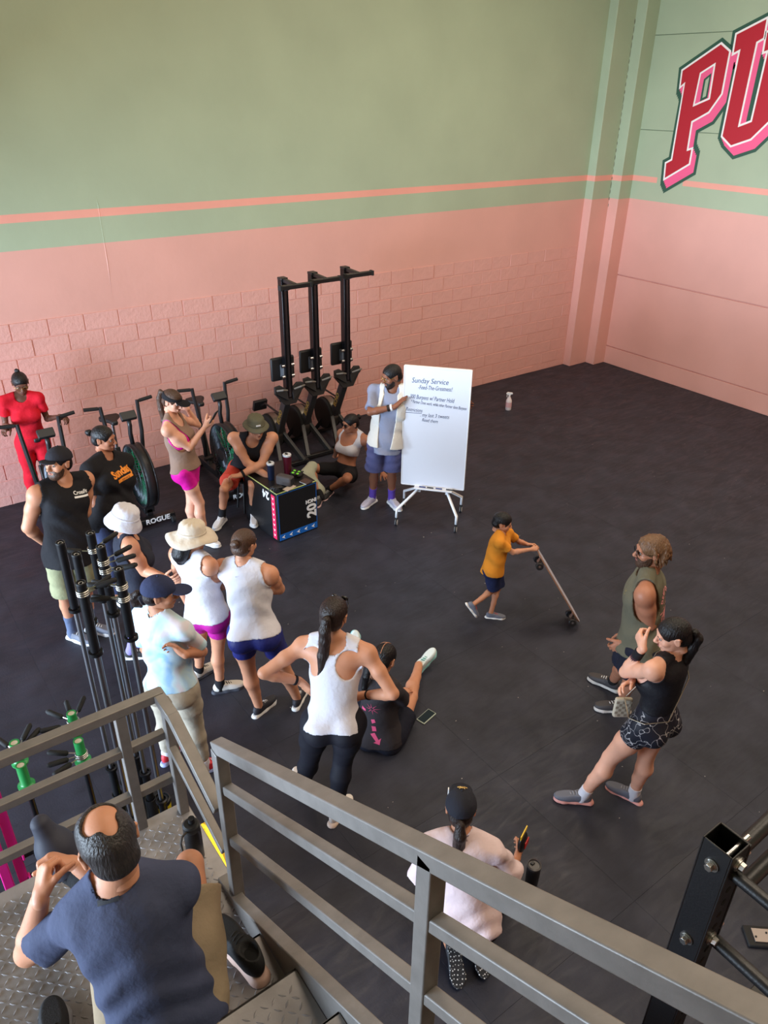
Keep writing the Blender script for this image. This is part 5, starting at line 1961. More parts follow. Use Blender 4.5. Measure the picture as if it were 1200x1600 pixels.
        bv = BVHTree.FromPolygons([v.co.copy() for v in g.vertices], [tuple(p.vertices) for p in g.polygons])
        n = Vector(unit(n))
        X = Vector(X)
        X = (X - n * X.dot(n)).normalized()
        Y = n.cross(X)
        o = Vector(np.asarray(pos) - s.org)
        for v in bm.verts:
            p = o + X * v.co.x + Y * v.co.y
            hit = bv.ray_cast(p + n * lift, -n)
            v.co = (hit[0] + n * rise) if hit[0] is not None else p
        bm.to_mesh(me)
        bm.free()
        me.materials.clear()
        me.materials.append(m)
        ob = bpy.data.objects.new(name, me)
        COL.objects.link(ob)
        ob.parent = garment
        return ob


def poly_mesh(polys):
    me = bpy.data.meshes.new('print')
    vs, fs = [], []
    for P in polys:
        fs.append(tuple(range(len(vs), len(vs) + len(P))))
        vs += [(p[0], p[1], 0) for p in P]
    me.from_pydata(vs, [], fs)
    return me

# ------------------------------------------------------------------ the people
SK = dict(dark=skin('dark', (104, 66, 52)), brown=skin('brown', (168, 112, 86)), tan=skin('tan', (196, 138, 108)), fair=skin('fair', (218, 162, 136)), olive=skin('olive', (186, 128, 98)), deep=skin('deep', (140, 90, 68)))
HB, HD, HBR, HLB = hairm('black', (20, 17, 18)), hairm('dark_brown', (38, 27, 24)), hairm('brown', (74, 52, 40)), hairm('light_brown', (104, 74, 50))
GOLD, FRAME, SHADE = metal('gold', (212, 170, 90), .3), mat('glasses_frame', (40, 34, 32), .3), mat('dark_lens', (14, 14, 16), .08)
STEELM = metal('watch_steel', (190, 190, 195), .3)
DOWN = V(0, 0, -1)


def dirv(iy, z=0.0):
    a = iyaw(iy)
    return unit(V(math.cos(a), math.sin(a), z))


WT, BK, CH = fabric('white', (206, 204, 213)), fabric('black', (26, 25, 29)), fabric('charcoal', (52, 48, 52))
NAVY, DNAVY = fabric('navy', (32, 40, 74)), fabric('dark_navy', (28, 30, 44))

# 1 woman in red on the left bike
p = Person('red', 'woman in a red shirt and red trousers sitting on a fan bike by the wall', 1.68, SK['dark'], arm=.9, hy=-60, hp=-22, lips=(110, 60, 58),
           hands=dict(l=dict(d=dirv(-30, -.1), n=(0, 0, -1), curl=.75, thumb=.4), r=dict(d=dirv(-110, -.1), n=(0, 0, -1), curl=.75, thumb=.4)))
RED = fabric('red', (206, 24, 44))
p.top('shirt', RED, t=.009, sleeve=.60, st=.03, hem=-.02, neck=(.062, .02, 0), folds=.0022)
p.bottom('trousers', RED, t=.014, waist=.10, shin=.8, flare=.012, folds=.002)
p.hair(HB, t=.006, line=.088)
p.bun(HB, (0, -.075, .105), .026)
p.glasses(GOLD, None, .02)
p.shoes(mat('shoe_blue', (52, 66, 128), .7))
MB().tube([p.hl(V(-.045, .0, -.12)), p.hl(V(-.03, .085, -.17)), p.hl(V(0, .125, -.235)), p.hl(V(.03, .085, -.17)), p.hl(V(.045, .0, -.12))], .0022, 5).obj('necklace', GOLD, p.o, smooth=True)

# 2 man in black cap and sleeveless shirt
p = Person('cap', 'man in a dark cap and black sleeveless shirt, hands behind his back, khaki shorts', 1.80, SK['tan'], True, w=1.08, d=1.08, arm=1.22, hy=-112, hp=6, belly=.07,
           hands=dict(l=dict(curl=.6, d=(-.8, -.4, -.3)), r=dict(curl=.6, d=(.8, .4, -.3))))
t_ = p.top('sleeveless_shirt', BK, t=.016, hem=-.12, neck=(.07, .02, 0), arm=.076, folds=.0025, flare=.075)
p.decal('chest_lettering', t_, 'CrossFit', p.J['nk'] - p.up * .085 + p.L * .095 + p.f * .1, p.f, p.L, .042, PRINTW, bold=.001)
p.decal('chest_bar', t_, poly_mesh([[(-.075, -.008), (.075, -.008), (.075, .008), (-.075, .008)]]), p.J['nk'] - p.up * .118 + p.L * .095 + p.f * .1, p.f, p.L, 1, PRINTW)
p.bottom('shorts', fabric('khaki_green', (150, 150, 116)), t=.008, leg=.98, flare=.035, waist=-.03, folds=.003)
p.hair(HB, t=.007, line=.08)
p.cap(fabric('cap_black', (38, 37, 44)), brim=(.07, .05), brim_y=.108, z=.036)
p.beard(HBR, .0022)
p.sock(fabric('blue_grey', (92, 104, 132)), .55)
p.shoes(mat('shoe_grey', (108, 112, 126), .7), l=-12, r=-22)

# 3 woman in the black printed shirt
p = Person('sunday', 'woman with a black bun in a black shirt with orange lettering, navy leggings', 1.68, SK['brown'], w=1.42, d=1.42, arm=1.45, leg=1.2, bust=1.25, belly=.12, hy=-4, hp=-8,
           hands=dict(r=dict(curl=.5), l=dict(curl=.5)))
t_ = p.top('shirt', BK, t=.02, sleeve=.72, st=.035, hem=-.10, neck=(.066, .02, 0), folds=.003, flare=.03)
ORNG = mat('print_orange', (234, 140, 40), .6)
c_ = p.J['nk'] - p.up * .135 + p.f * .12 + p.L * .01
p.decal('shirt_lettering', t_, 'Sunday', c_, p.f + p.up * .2, p.L + p.up * .25, .094, ORNG, bold=.004, shear=.2)
p.decal('shirt_bar', t_, poly_mesh([[(-.08, -.014), (.11, -.014), (.11, .017), (-.08, .017)]]), c_ - p.up * .07, p.f + p.up * .2, p.L + p.up * .25, 1, ORNG)
p.decal('bar_lettering', t_, 'SERVICE', c_ - p.up * .068 + p.L * .02, p.f + p.up * .2, p.L + p.up * .25, .026, BK, rise=.004)
p.bottom('leggings', fabric('slate_navy', (50, 58, 88)), t=.007, waist=.1, shin=.9)
p.hair(HB, t=.008, line=.082)
p.bun(HB, (0, -.135, .03), .034)
p.shoes(mat('shoe_black', (34, 34, 38), .7))

# 4 woman looking at her phone
p = Person('phone', 'woman in a black visor, taupe tank and magenta shorts looking at her phone', 1.70, SK['fair'], hy=-22, hp=-16, glute=1.12, leg=1.05,
           hands=dict(r=dict(d=dirv(20, .75), n=dirv(100, .2), curl=.95, thumb=.9), l=dict(d=dirv(175, .75), n=dirv(-120, -.4), curl=.45)))
MAG = fabric('magenta', (214, 24, 150), .6)
p.top('sports_bra', MAG, t=.007, hem=.24, neck=(.088, .05, .03), arm=.082, low=None)
TAU = fabric('taupe', (138, 112, 98))
p.top('tank_top', TAU, t=.015, hem=.0, neck=(.088, .045, .035), arm=.088, folds=.0035, flare=.03, armcut=.75)
p.bottom('shorts', MAG, t=.006, leg=.42, waist=.12)
p.hair(HBR, t=.009, line=.082)
p.strand('ponytail', HBR, [p.hw(0, -.11, .05), p.hw(0, -.15, .04), p.hw(0, -.165, -.02) + DOWN * .02, p.hw(0, -.15, -.06) + DOWN * .10, p.hw(0, -.135, -.08) + DOWN * .20, p.hw(0, -.12, -.09) + DOWN * .27], [.016, .024, .03, .03, .024, .008])
v_ = p.headnet('visor', [inflate(CRAN, .013)], BK, planes=[(V(0, 0, .028), V(0, .1, -1)), (V(0, 0, .07), V(0, .12, 1))])
p.headnet('brim', [(ell(V(0, .125, .032), (.075, .075, .010)), 0)], BK, cuts=[ell(V(0, .13, .018), (.070, .09, .012))], planes=[(V(0, .055, 0), V(0, -1, 0))], parent=v_, h=.0035)
p.shoes(mat('shoe_white', (214, 214, 218), .6), l=-30, r=-25)
d_ = dirv(-15)
hp_ = p.J['wr'] + dirv(20, .75) * .095 + V(0, 0, .02)
phn = empty('phone', hp_, iyaw(-15) - PI / 2, 'dark phone held up by the woman in the black visor', 'phone')
MB().box((0, .03, .03), (.075, .010, .15), Matrix.Rotation(-.55, 3, 'X')).obj('case', BLKP, phn, bevel=.004)
MB().box((0, .0245, .027), (.068, .003, .14), Matrix.Rotation(-.55, 3, 'X')).obj('screen', mat('phone_glass', (38, 48, 56), .08), phn)

# 5 man in the olive bucket hat
p = Person('boonie', 'man in an olive bucket hat and black sleeveless shirt sitting behind the jump box', 1.75, SK['tan'], True, w=1.0, arm=1.15, hy=-62, hp=-10,
           hands=dict(r=dict(d=dirv(-25, -.35), n=(0, 0, -1), curl=.45), l=dict(d=dirv(-175, -.1), n=(0, 0, -1), curl=.55)))
p.top('sleeveless_shirt', BK, t=.012, hem=-.02, neck=(.072, .035, .02), arm=.084, folds=.002)
CORAL = fabric('coral', (188, 66, 50))
p.bottom('shorts', CORAL, t=.014, leg=.66, waist=.04, flare=.03, folds=.0025)
p.hair(HB, t=.007, line=.08)
OLV = fabric('olive_hat', (94, 91, 74))
h_ = p.bucket(OLV, brim=.138, droop=.02, crown=.122)
MB().box(p.hl(V(.01, .096, .075)), (.05, .006, .016), Matrix(p.HR.tolist())).obj('hat_tag', PRINTW, h_)
p.sock(BK, .68)
p.shoes(mat('shoe_white', (214, 214, 218), .6), l=-80, r=-105)
p.band('wristband', BK, 'l', .9)

# 6 woman sitting on the floor by the rowers
p = Person('bra', 'woman in round sunglasses and white sports bra sitting on the floor by the rowing machines', 1.68, SK['brown'], hy=-146, hp=-6,
           hands=dict(l=dict(d=dirv(-60, -.1), n=(0, 0, -1), curl=.05, spread=.3), r=dict(d=dirv(60, -.1), n=(0, 0, -1), curl=.1)))
p.top('sports_bra', WT, t=.008, hem=.235, neck=(.118, .055, .085), arm=.086)
p.bottom('shorts', BK, t=.008, leg=.70, waist=.10)
p.hair(HB, t=.007, line=.086)
p.bun(HB, (0, -.125, .045), .033)
p.glasses(FRAME, SHADE, .023)
p.sock(BK, .85)
p.shoes(mat('shoe_black', (34, 34, 38), .7), mat('sole_pinkish', (226, 190, 190), .6), l=(dirv(-115, .1), V(0, 0, 1)), r=(dirv(-100, .15), V(0, 0, 1)))
kn = p.J['kr'] - V(0, 0, .05)
F = Field([cone(kn + V(.05, .0, .05), kn + V(-.1, -.1, .02), .075, .08), cone(kn + V(-.05, -.1, .0), kn + V(-.02, -.26, -.16), .07, .085)], .008)
F.put(cone(kn + V(.05, .0, .05), kn + V(-.1, -.1, .02), .075, .08), .05).put(cone(kn + V(-.05, -.1, .0), kn + V(-.02, -.26, -.16), .07, .085), .05).folds(.006, 2.0, .8, (1, -.6, .2)).plane(V(0, 0, .03), V(0, 0, -1)).cut(cone(kn, p.J['hr'], .062, .085), .004)
tw = net_obj('towel', [F.mesh()], fabric('sage_towel', (176, 178, 158), bump=.5, bscale=120), None)
tag(tw, 'sage towel draped over the bent knee of the sitting woman', 'towel')

# 7 man at the whiteboard
p = Person('board', 'man in a white vest over a grey blue shirt leaning a hand on the whiteboard', 1.78, SK['deep'], True, hy=-152, hp=-14, arm=.94,
           hands=dict(r=dict(d=dirv(25, .75), n=dirv(20, 0), curl=.08, spread=.25), l=dict(d=dirv(10, .3), n=dirv(-110, 0), curl=.35)))
t_ = p.top('shirt', fabric('grey_blue', (142, 148, 172)), t=.022, sleeve=.85, st=.036, hem=-.10, neck=(.064, .015, 0), folds=.004, flare=.035, seed=1)
p.top('vest', fabric('off_white', (226, 222, 214)), t=.036, hem=-.03, neck=(.085, .03, .02), arm=.092, folds=.004, flare=.06, open_front=.085, seed=3)
p.bottom('shorts', fabric('slate_violet', (88, 88, 128)), t=.018, leg=.84, waist=.03, flare=.035, folds=.003)
p.hair(HB, t=.010, line=.08)
p.beard(HD, .0015)
p.glasses(GOLD, None, .021)
p.sock(fabric('violet', (104, 76, 178)), .62)
p.shoes(mat('shoe_lilac', (196, 192, 212), .6), l=-60, r=-125)
p.band('bracelet', PRINTW, 'r', .92, .022)
p.band('watch', FRAME, 'r', .80, .026)

# 8 boy
p = Person('boy', 'small boy in an orange shirt and navy shorts pushing the longboard', 1.06, SK['tan'], True, hy=-8, hp=-14, hs=.80, h=.0065, arm=.98, leg=.95,
           hands=dict(l=dict(d=dirv(-6, .05), n=dirv(-60, -.6), curl=.7, thumb=.8), r=dict(d=dirv(10, .1), n=dirv(60, -.7), curl=.7, thumb=.8)))
p.top('shirt', fabric('orange', (218, 140, 44)), t=.014, sleeve=.62, st=.022, hem=-.08, neck=(.07, .015, -.01), folds=.0035, flare=.02, h=.0065)
p.bottom('shorts', NAVY, t=.012, leg=.86, waist=.02, flare=.02, folds=.002, h=.0065)
p.hair(HB, t=.014, line=.086)
GS = mat('shoe_grey', (108, 112, 126), .7)
p.shoes(GS, lace=mat('lace_red', (196, 60, 60), .8), l=-4, r=(unit(dirv(0, -1.1)), unit(dirv(0, .75))), sc=1.12)

# 9 woman in the white bucket hat
p = Person('whitehat', 'woman in a white bucket hat and black tank behind the standing barbells', 1.66, SK['tan'], hy=4, hp=-14, arm=1.25, w=1.12, bust=1.1, d=1.1,
           hands=dict(r=dict(curl=.5), l=dict(curl=.5)))
p.top('tank_top', fabric('ink', (40, 42, 54)), t=.011, hem=-.05, neck=(.08, .03, .02), arm=.08, folds=.002)
p.bottom('shorts', DNAVY, t=.008, leg=.62, waist=.08)
p.hair(HB, t=.008, line=.08)
p.bucket(WT, brim=.128, droop=.07, crown=.125, tilt=-.12)
p.sock(fabric('lilac', (140, 130, 190)), .5)
p.shoes(mat('shoe_black', (34, 34, 38), .7))

# 10 woman in the navy cap
p = Person('tie', 'woman in a navy cap, pale blue tie dye shirt and beige leggings', 1.68, SK['olive'], hy=12, hp=-6, arm=1.12, glute=1.18, w=1.08, d=1.08, leg=1.08,
           hands=dict(r=dict(d=dirv(150, .3), n=dirv(-130, -.2), curl=.5), l=dict(d=dirv(-25, .1), n=dirv(60, 0), curl=.4)))
TD = mat('fabric_tie_dye', (186, 206, 224), .85, bump=.25, bscale=22, spec=.25)
nt = TD.node_tree
n1 = nt.nodes.new('ShaderNodeTexNoise')
n1.inputs['Scale'].default_value = 5
n1.inputs['Distortion'].default_value = 1.2
cr = nt.nodes.new('ShaderNodeValToRGB')
cr.color_ramp.elements[0].position, cr.color_ramp.elements[0].color = .36, srgb(206, 200, 208)
cr.color_ramp.elements[1].position, cr.color_ramp.elements[1].color = .64, srgb(150, 190, 224)
e_ = cr.color_ramp.elements.new(.5)
e_.color = srgb(190, 214, 222)
tc_ = nt.nodes.new('ShaderNodeTexCoord')
nt.links.new(tc_.outputs['Object'], n1.inputs['Vector'])
nt.links.new(n1.outputs['Fac'], cr.inputs['Fac'])
nt.links.new(cr.outputs['Color'], nt.nodes['Principled BSDF'].inputs['Base Color'])
p.top('shirt', TD, t=.015, sleeve=.80, st=.05, hem=.03, neck=(.062, .015, 0), folds=.0038, flare=.012, seed=5)
p.bottom('leggings', fabric('beige', (168, 158, 142)), t=.009, waist=.14, shin=.86, folds=.0012)
p.hair(HD, t=.006, line=.08)
p.cap(fabric('cap_navy', (44, 50, 78)), brim=(.07, .075))
p.strand('ponytail', HD, [p.hw(0, -.10, .0), p.hw(0, -.14, .0), p.hw(0, -.165, -.03), p.hw(0, -.15, -.075), p.hw(0, -.12, -.10)], [.014, .022, .027, .026, .014])
p.sock(WT, .88)
p.shoes(mat('shoe_red', (206, 46, 58), .6), mat('sole_blue', (150, 160, 200), .6), l=70, r=35)

# 11 woman in the cream hat
p = Person('cream', 'woman in a cream bucket hat, white tank and plum shorts seen from behind', 1.64, SK['tan'], hy=36, hp=-10, arm=1.2, w=1.08, glute=1.1,
           hands=dict(r=dict(d=dirv(120, 0), n=dirv(-150, 0), curl=.5), l=dict(curl=.4)))
p.top('tank_top', WT, t=.016, hem=-.005, neck=(.072, .0, .0), arm=.076, folds=.003, flare=.02, seed=2)
p.bottom('shorts', fabric('plum', (164, 24, 130), .6), t=.007, leg=.48, waist=.08)
p.hair(HB, t=.012, line=.08, nape=None, extra=[(cone(V(0, -.075, -.02), V(0, -.095, -.13), .068, .062), .02), (cone(V(0, -.095, -.13), V(0, -.09, -.19), .060, .035), .02)], noise=.002)
p.bucket(fabric('cream', (206, 193, 176)), brim=.172, droop=.038, crown=.128, wob=.012, tilt=.05)
p.sock(BK, .84)
TRI = mat('shoe_cream', (206, 200, 192), .6)
p.shoes(TRI, mat('sole_dark', (54, 56, 66), .7), mat('lace_black', (28, 28, 30), .8), l=52, r=22)

# 12 woman in white tank and navy shorts
p = Person('navy', 'woman with a brown bun in a white tank and tight navy shorts seen from behind', 1.64, SK['tan'], hy=62, hp=-8, arm=1.3, w=1.2, d=1.12, glute=1.25, leg=1.14,
           hands=dict(r=dict(d=dirv(170, .1), n=dirv(-110, 0), curl=.5), l=dict(d=dirv(0, .1), n=dirv(-80, 0), curl=.45)))
t_ = p.top('tank_top', WT, t=.011, hem=-.0, neck=(.066, .01, 0), arm=.080, folds=.0022, flare=.0, seed=4)
p.decal('tank_mark', t_, poly_mesh([[(-.018, .004), (-.012, -.004), (.02, .006), (-.008, .001)]]), p.J['nk'] - p.up * .06 - p.f * .05, -p.f, p.L * -1, 1, mat('grey_print', (150, 150, 170), .6))
p.bottom('shorts', fabric('royal_navy', (36, 42, 112), .55), t=.006, leg=.50, waist=.08)
p.hair(HBR, t=.010, line=.08)
p.bun(HBR, (0, -.115, .035), .036)
p.shoes(mat('shoe_ink', (44, 44, 52), .7), l=58, r=80)

# 13 woman with hands on hips
p = Person('pony', 'woman with a long dark ponytail, white racerback tank and black leggings, hands on hips', 1.70, SK['tan'], hy=72, hp=-6, arm=1.12, w=1.10, d=1.08, glute=1.3, leg=1.18,
           hands=dict(l=dict(d=unit(V(.35, -.62, -.55)), n=unit(V(.8, .1, 0)), curl=.12, spread=.25, thumb=.2), r=dict(d=unit(V(-.75, .15, .1)), n=unit(V(-.2, .85, .2)), curl=.35)))
p.top('tank_top', WT, t=.008, hem=-.01, neck=(.098, .0, .045), arm=.083, folds=.0016, racer=True, armcut=.62)
p.bottom('leggings', fabric('black_leggings', (20, 20, 30), .75, bump=.2), t=.007, waist=.11, shin=.9)
p.hair(HD, t=.010, line=.084)
p.strand('ponytail', HD, [p.hw(0, -.10, .04), p.hw(0, -.135, .03), p.hw(0, -.15, -.03), p.hw(0, -.145, -.1), p.hw(-.01, -.155, -.14) + DOWN * .07, p.hw(-.015, -.175, -.15) + DOWN * .19, p.hw(-.02, -.175, -.15) + DOWN * .31], [.018, .027, .034, .037, .035, .026, .007])
g_ = MB()
for sg in (-1, 1):
    g_.sphere(p.hl(V(sg * .032, .09, .075)), (.026, .026, .014), 14, 8, Matrix(p.HR.tolist()) @ Matrix.Rotation(-.9, 3, 'X'))
    g_.tube([p.hl(V(sg * .056, .082, .075)), p.hl(V(sg * .08, .04, .06)), p.hl(V(sg * .084, -.02, .04))], .0025, 6)
g_.obj('sunglasses', SHADE, p.o, smooth=True)
p.band('wristband', BK, 'l', .9, .02)
p.band('watch_strap', BK, 'r', .95, .014)
p.shoes(mat('shoe_chalk', (222, 214, 208), .6), mat('sole_sand', (224, 204, 190), .6), l=112, r=62)

# 14 woman sitting in a straddle
p = Person('straddle', 'woman with parted black hair sitting on the floor in a charcoal shirt with pink print', 1.68, SK['tan'], hy=62, hp=-38, glute=1.1, leg=1.02,
           hands=dict(r=dict(d=dirv(60, -.3), n=(0, 0, -1), curl=.2), l=dict(d=dirv(100, -.3), n=(0, 0, -1), curl=.2)))
t_ = p.top('shirt', CH, t=.018, sleeve=.85, st=.036, hem=-.03, neck=(.066, .02, 0), folds=.003, flare=.03, seed=6)
PKP = mat('print_pink', (226, 84, 128), .6)


def burst(n, r0, r1, a0=0):
    return [[(r0 * math.cos(a0 + 2 * PI * i / n - .2), r0 * math.sin(a0 + 2 * PI * i / n - .2)), (r1 * math.cos(a0 + 2 * PI * i / n), r1 * math.sin(a0 + 2 * PI * i / n)), (r0 * math.cos(a0 + 2 * PI * i / n + .2), r0 * math.sin(a0 + 2 * PI * i / n + .2))] for i in range(n)]


c_ = p.J['nk'] - p.up * .20 - p.f * .1 - p.L * .075
p.decal('back_print', t_, poly_mesh(burst(8, .012, .055) + [[(x * .03 - .02, y * .03 - .10) for x, y in ((0, 0), (1, .3), (1.2, -.6), (.2, -1.2))], [(x * .03 - .02, y * .03 - .16) for x, y in ((0, 0), (1, .1), (1.1, -1.3), (.1, -1.5))],
                                                            [(-.03, -.23), (.0, -.215), (.03, -.27), (.045, -.255), (.04, -.31), (-.0, -.295), (.015, -.285)]]), c_, -p.f, -p.L, 1, PKP)
p.decal('back_print', t_, poly_mesh([[(-.11, -.02), (-.06, -.02), (-.06, -.04), (-.11, -.04)], [(-.11, -.06), (-.09, -.05), (-.06, -.13), (-.08, -.14)]]), c_, -p.f, -p.L, 1, PKP)
p.bottom('shorts', DNAVY, t=.012, leg=.55, waist=.08, flare=.02)
p.hair(HB, t=.009, line=.082)
MB().tube([p.hl(V(.004 * math.sin(3 * a_), -.012 + .1065 * math.sin(a_), .032 + .0935 * math.cos(a_))) for a_ in np.linspace(.9, -1.5, 14)], .0026, 5).tube([p.hl(V(.078 * math.sin(b_), -.012 - .02, .032 + .0925 * math.cos(b_))) for b_ in np.linspace(-.75, .0, 7)], .0022, 5).obj('hair_parting', SK['tan'], p.o)
p.strand('braid', HB, [p.hw(-.05, -.085, -.02), p.hw(-.06, -.10, -.08), p.hw(-.07, -.11, -.12) + DOWN * .05, p.hw(-.075, -.12, -.12) + DOWN * .16, p.hw(-.075, -.12, -.12) + DOWN * .26], [.022, .026, .026, .02, .008])
p.shoes(mat('shoe_mint', (216, 230, 234), .6), mat('sole_teal', (150, 206, 208), .6), mat('lace_teal', (30, 150, 140), .7), l=(unit(V(.35, .5, .8)), unit(V(-.4, -.75, .55))), r=(unit(dirv(42, .85)), unit(V(-.5, -.2, .8))))

# 15 man with wavy hair
p = Person('curly', 'man with wavy light brown hair and beard in an olive sleeveless shirt with pink print', 1.76, SK['brown'], True, hy=176, hp=-6, arm=1.18, w=1.06, d=1.05,
           hands=dict(l=dict(curl=.5), r=dict(curl=.5)))
OLS = fabric('olive_shirt', (98, 94, 78))
t_ = p.top('sleeveless_shirt', OLS, t=.022, hem=-.06, neck=(.068, .015, 0), arm=.086, folds=.004, flare=.05, seed=7)
PKL = mat('print_rose', (232, 148, 150), .6)
c_ = p.J['nk'] - p.up * .20 - p.f * .1 + p.L * .05
for txt, R_, a0, a1 in (('DEEP COLD', .105, 2.75, .35), ('ICE CAMP', .105, -2.75, -.35)):
    for i, ch in enumerate(txt):
        if ch == ' ':
            continue
        a = a0 + (a1 - a0) * i / (len(txt) - 1)
        rot = a - PI / 2 if a0 > 0 else a + PI / 2
        me = text_mesh(ch, .042, 0, bold=.002)
        me.transform(Matrix.Translation((R_ * .62 * math.cos(a), R_ * 1.15 * math.sin(a), 0)) @ Matrix.Rotation(rot, 4, 'Z'))
        p.decal('back_lettering', t_, me, c_, -p.f, -p.L, 1, PKL)
p.decal('back_emblem', t_, poly_mesh(burst(6, .02, .05, .3) + [[(x + .012 * math.sin(9 * y), y * .55 - .03) for x, y in ((-.03, .0), (.03, .02), (.025, -.06), (.035, -.1), (-.01, -.11), (-.035, -.07))]]), c_, -p.f, -p.L, 1, PKL)
p.decal('chest_emblem', t_, poly_mesh(burst(5, .01, .03, .3)), p.J['nk'] - p.up * .13 + p.f * .1 + p.L * .09, p.f, -p.L, 1, mat('print_yellow', (206, 176, 80), .6))
p.bottom('shorts', DNAVY, t=.018, leg=.78, waist=.02, flare=.035, folds=.003)
a, b = p.J['hl'], p.J['kl']
MB().tube([a + (b - a) * f_ + p.L * .118 * (1 - .1 * f_) + p.f * .03 - p.org for f_ in (.15, .35, .55, .76)], .004, 5).obj('side_stripe', PRINTW, p.o)
random.seed(4)
ex = []
for i in range(120):
    a = random.uniform(0, 2 * PI)
    zz = random.uniform(-.07, .105)
    rr = math.sqrt(max(.12, 1 - (zz - .03) ** 2 / .0085))
    x, y = .084 * rr * math.cos(a), -.012 + .104 * rr * math.sin(a)
    if y > .045 and zz < .06 or y > -.005 and zz < -.005:
        continue
    L_ = random.uniform(.045, .085)
    m_ = V(x * 1.10, y * 1.04 - .006, zz - L_ * .5)
    e_ = V(x * (1.02 if zz > 0 else 1.12) + random.uniform(-.012, .012), y * 1.05 - .012, zz - L_)
    ex += [(cone(V(x, y, zz), m_, .008, .0105), .006), (cone(m_, e_, .0105, .004), .006)]
p.hair(HLB, t=.009, line=.088, nape=-.13, extra=ex, ears=False, noise=.001, cuts=[ell(V(0, .09, -.03), (.066, .055, .075))])
p.beard(HBR, .007)
p.glasses(FRAME, SHADE, .021)
p.sock(fabric('black_sock', (30, 30, 32)), .82)
SBW = mat('shoe_charcoal', (62, 58, 60), .6)
p.shoes(SBW, mat('sole_cream', (212, 206, 200), .6), l=172, r=140)

# 16 woman in black beside him
p = Person('blackwoman', 'woman with a low black ponytail, hand at her chin, black crop top and marbled shorts', 1.66, SK['fair'], hy=172, hp=-16, glute=1.22, leg=1.12, arm=1.1, w=1.04,
           hands=dict(l=dict(d=dirv(100, .55), n=dirv(20, .0), curl=.75), r=dict(d=dirv(205, -.1), n=dirv(-10, -.3), curl=.4)))
p.top('crop_top', fabric('black_rib', (24, 23, 28), .6), t=.008, hem=.13, neck=(.08, .025, .01), arm=.082, armcut=.6)
MBL = mat('fabric_marbled', (28, 30, 44), .6, spec=.25)
nt = MBL.node_tree
vo = nt.nodes.new('ShaderNodeTexVoronoi')
vo.feature = 'DISTANCE_TO_EDGE'
vo.inputs['Scale'].default_value = 13
nz = nt.nodes.new('ShaderNodeTexNoise')
nz.inputs['Scale'].default_value = 9
tc_ = nt.nodes.new('ShaderNodeTexCoord')
mx = nt.nodes.new('ShaderNodeMix')
mx.data_type = 'VECTOR'
mx.inputs['Factor'].default_value = .22
nt.links.new(tc_.outputs['Object'], nz.inputs['Vector'])
nt.links.new(tc_.outputs['Object'], mx.inputs[4])
nt.links.new(nz.outputs['Color'], mx.inputs[5])
nt.links.new(mx.outputs[1], vo.inputs['Vector'])
cr = nt.nodes.new('ShaderNodeValToRGB')
cr.color_ramp.elements[0].position, cr.color_ramp.elements[0].color = .006, srgb(190, 186, 190)
cr.color_ramp.elements[1].position, cr.color_ramp.elements[1].color = .022, srgb(28, 29, 40)
nt.links.new(vo.outputs['Distance'], cr.inputs['Fac'])
nt.links.new(cr.outputs['Color'], nt.nodes['Principled BSDF'].inputs['Base Color'])
p.bottom('shorts', MBL, t=.008, leg=.36, waist=.20)
p.hair(HB, t=.006, line=.088)
p.strand('ponytail', HB, [p.hw(0, -.09, .0), p.hw(0, -.125, -.005), p.hw(0, -.14, -.05), p.hw(.0, -.11, -.09) + DOWN * .03, p.hw(-.01, -.085, -.10) + DOWN * .11, p.hw(-.01, -.07, -.10) + DOWN * .18], [.015, .025, .032, .033, .026, .008])
p.band('wristband', BK, 'l', .80, .06)
p.band('wristband', fabric('plum_band', (66, 40, 48)), 'l', .62, .035)
p.sock(WT, .84)
p.shoes(mat('shoe_steel', (98, 100, 112), .6), mat('sole_pink', (226, 160, 152), .6), mat('lace_grey', (150, 150, 158), .8), l=172, r=142)
# crossbody bag on a chain
q0 = p.J['sr'] + p.up * .03 - p.f * .02
bagp = p.hm + p.f * .20 + p.L * .03 + V(0, 0, .06)
bag = empty('crossbody_bag', bagp, -.63, 'small beige checked pouch hanging on a chain across the woman in black', 'bag')
MB().box((0, 0, -.07), (.115, .035, .16)).obj('pouch', mat('check_beige', (196, 184, 164), .7, bump=.2), bag, bevel=.014, seg=3)
for i in range(5):
    for j in range(6):
        if (i + j) % 2:
            for sg in (-1, 1):
                MB().box((-.042 + .021 * i, sg * .0177, -.125 + .022 * j), (.019, .0014, .02)).obj('check_patch', mat('check_brown', (150, 134, 116), .7), bag)
ch = MB()
pts = [bagp + V(0, 0, .01), p.hm + p.L * .165 + p.f * .10 + p.up * .05, p.hm + p.L * .185 - p.f * .01 + p.up * .085, p.hm - p.f * .125 + p.L * .12 + p.up * .14, p.hm - p.f * .12 + p.L * .02 + p.up * .24, p.J['nk'] - p.up * .16 - p.f * .115 - p.L * .09, q0 + p.up * .055, p.J['nk'] - p.up * .10 + p.f * .12 - p.L * .10, p.hm + p.up * .22 + p.f * .14, bagp + V(0, 0, .01)]
full = []
for a, b in zip(pts[:-1], pts[1:]):
    for t in np.linspace(0, 1, 12, endpoint=False):
        full.append(a + (b - a) * t)
Rz = np.array(rotz(.63))
ch.tube([Rz @ (v - bagp) for v in full], .0038, 5)
ch.obj('chain_strap', metal('chain', (168, 156, 140), .35), bag, smooth=True)

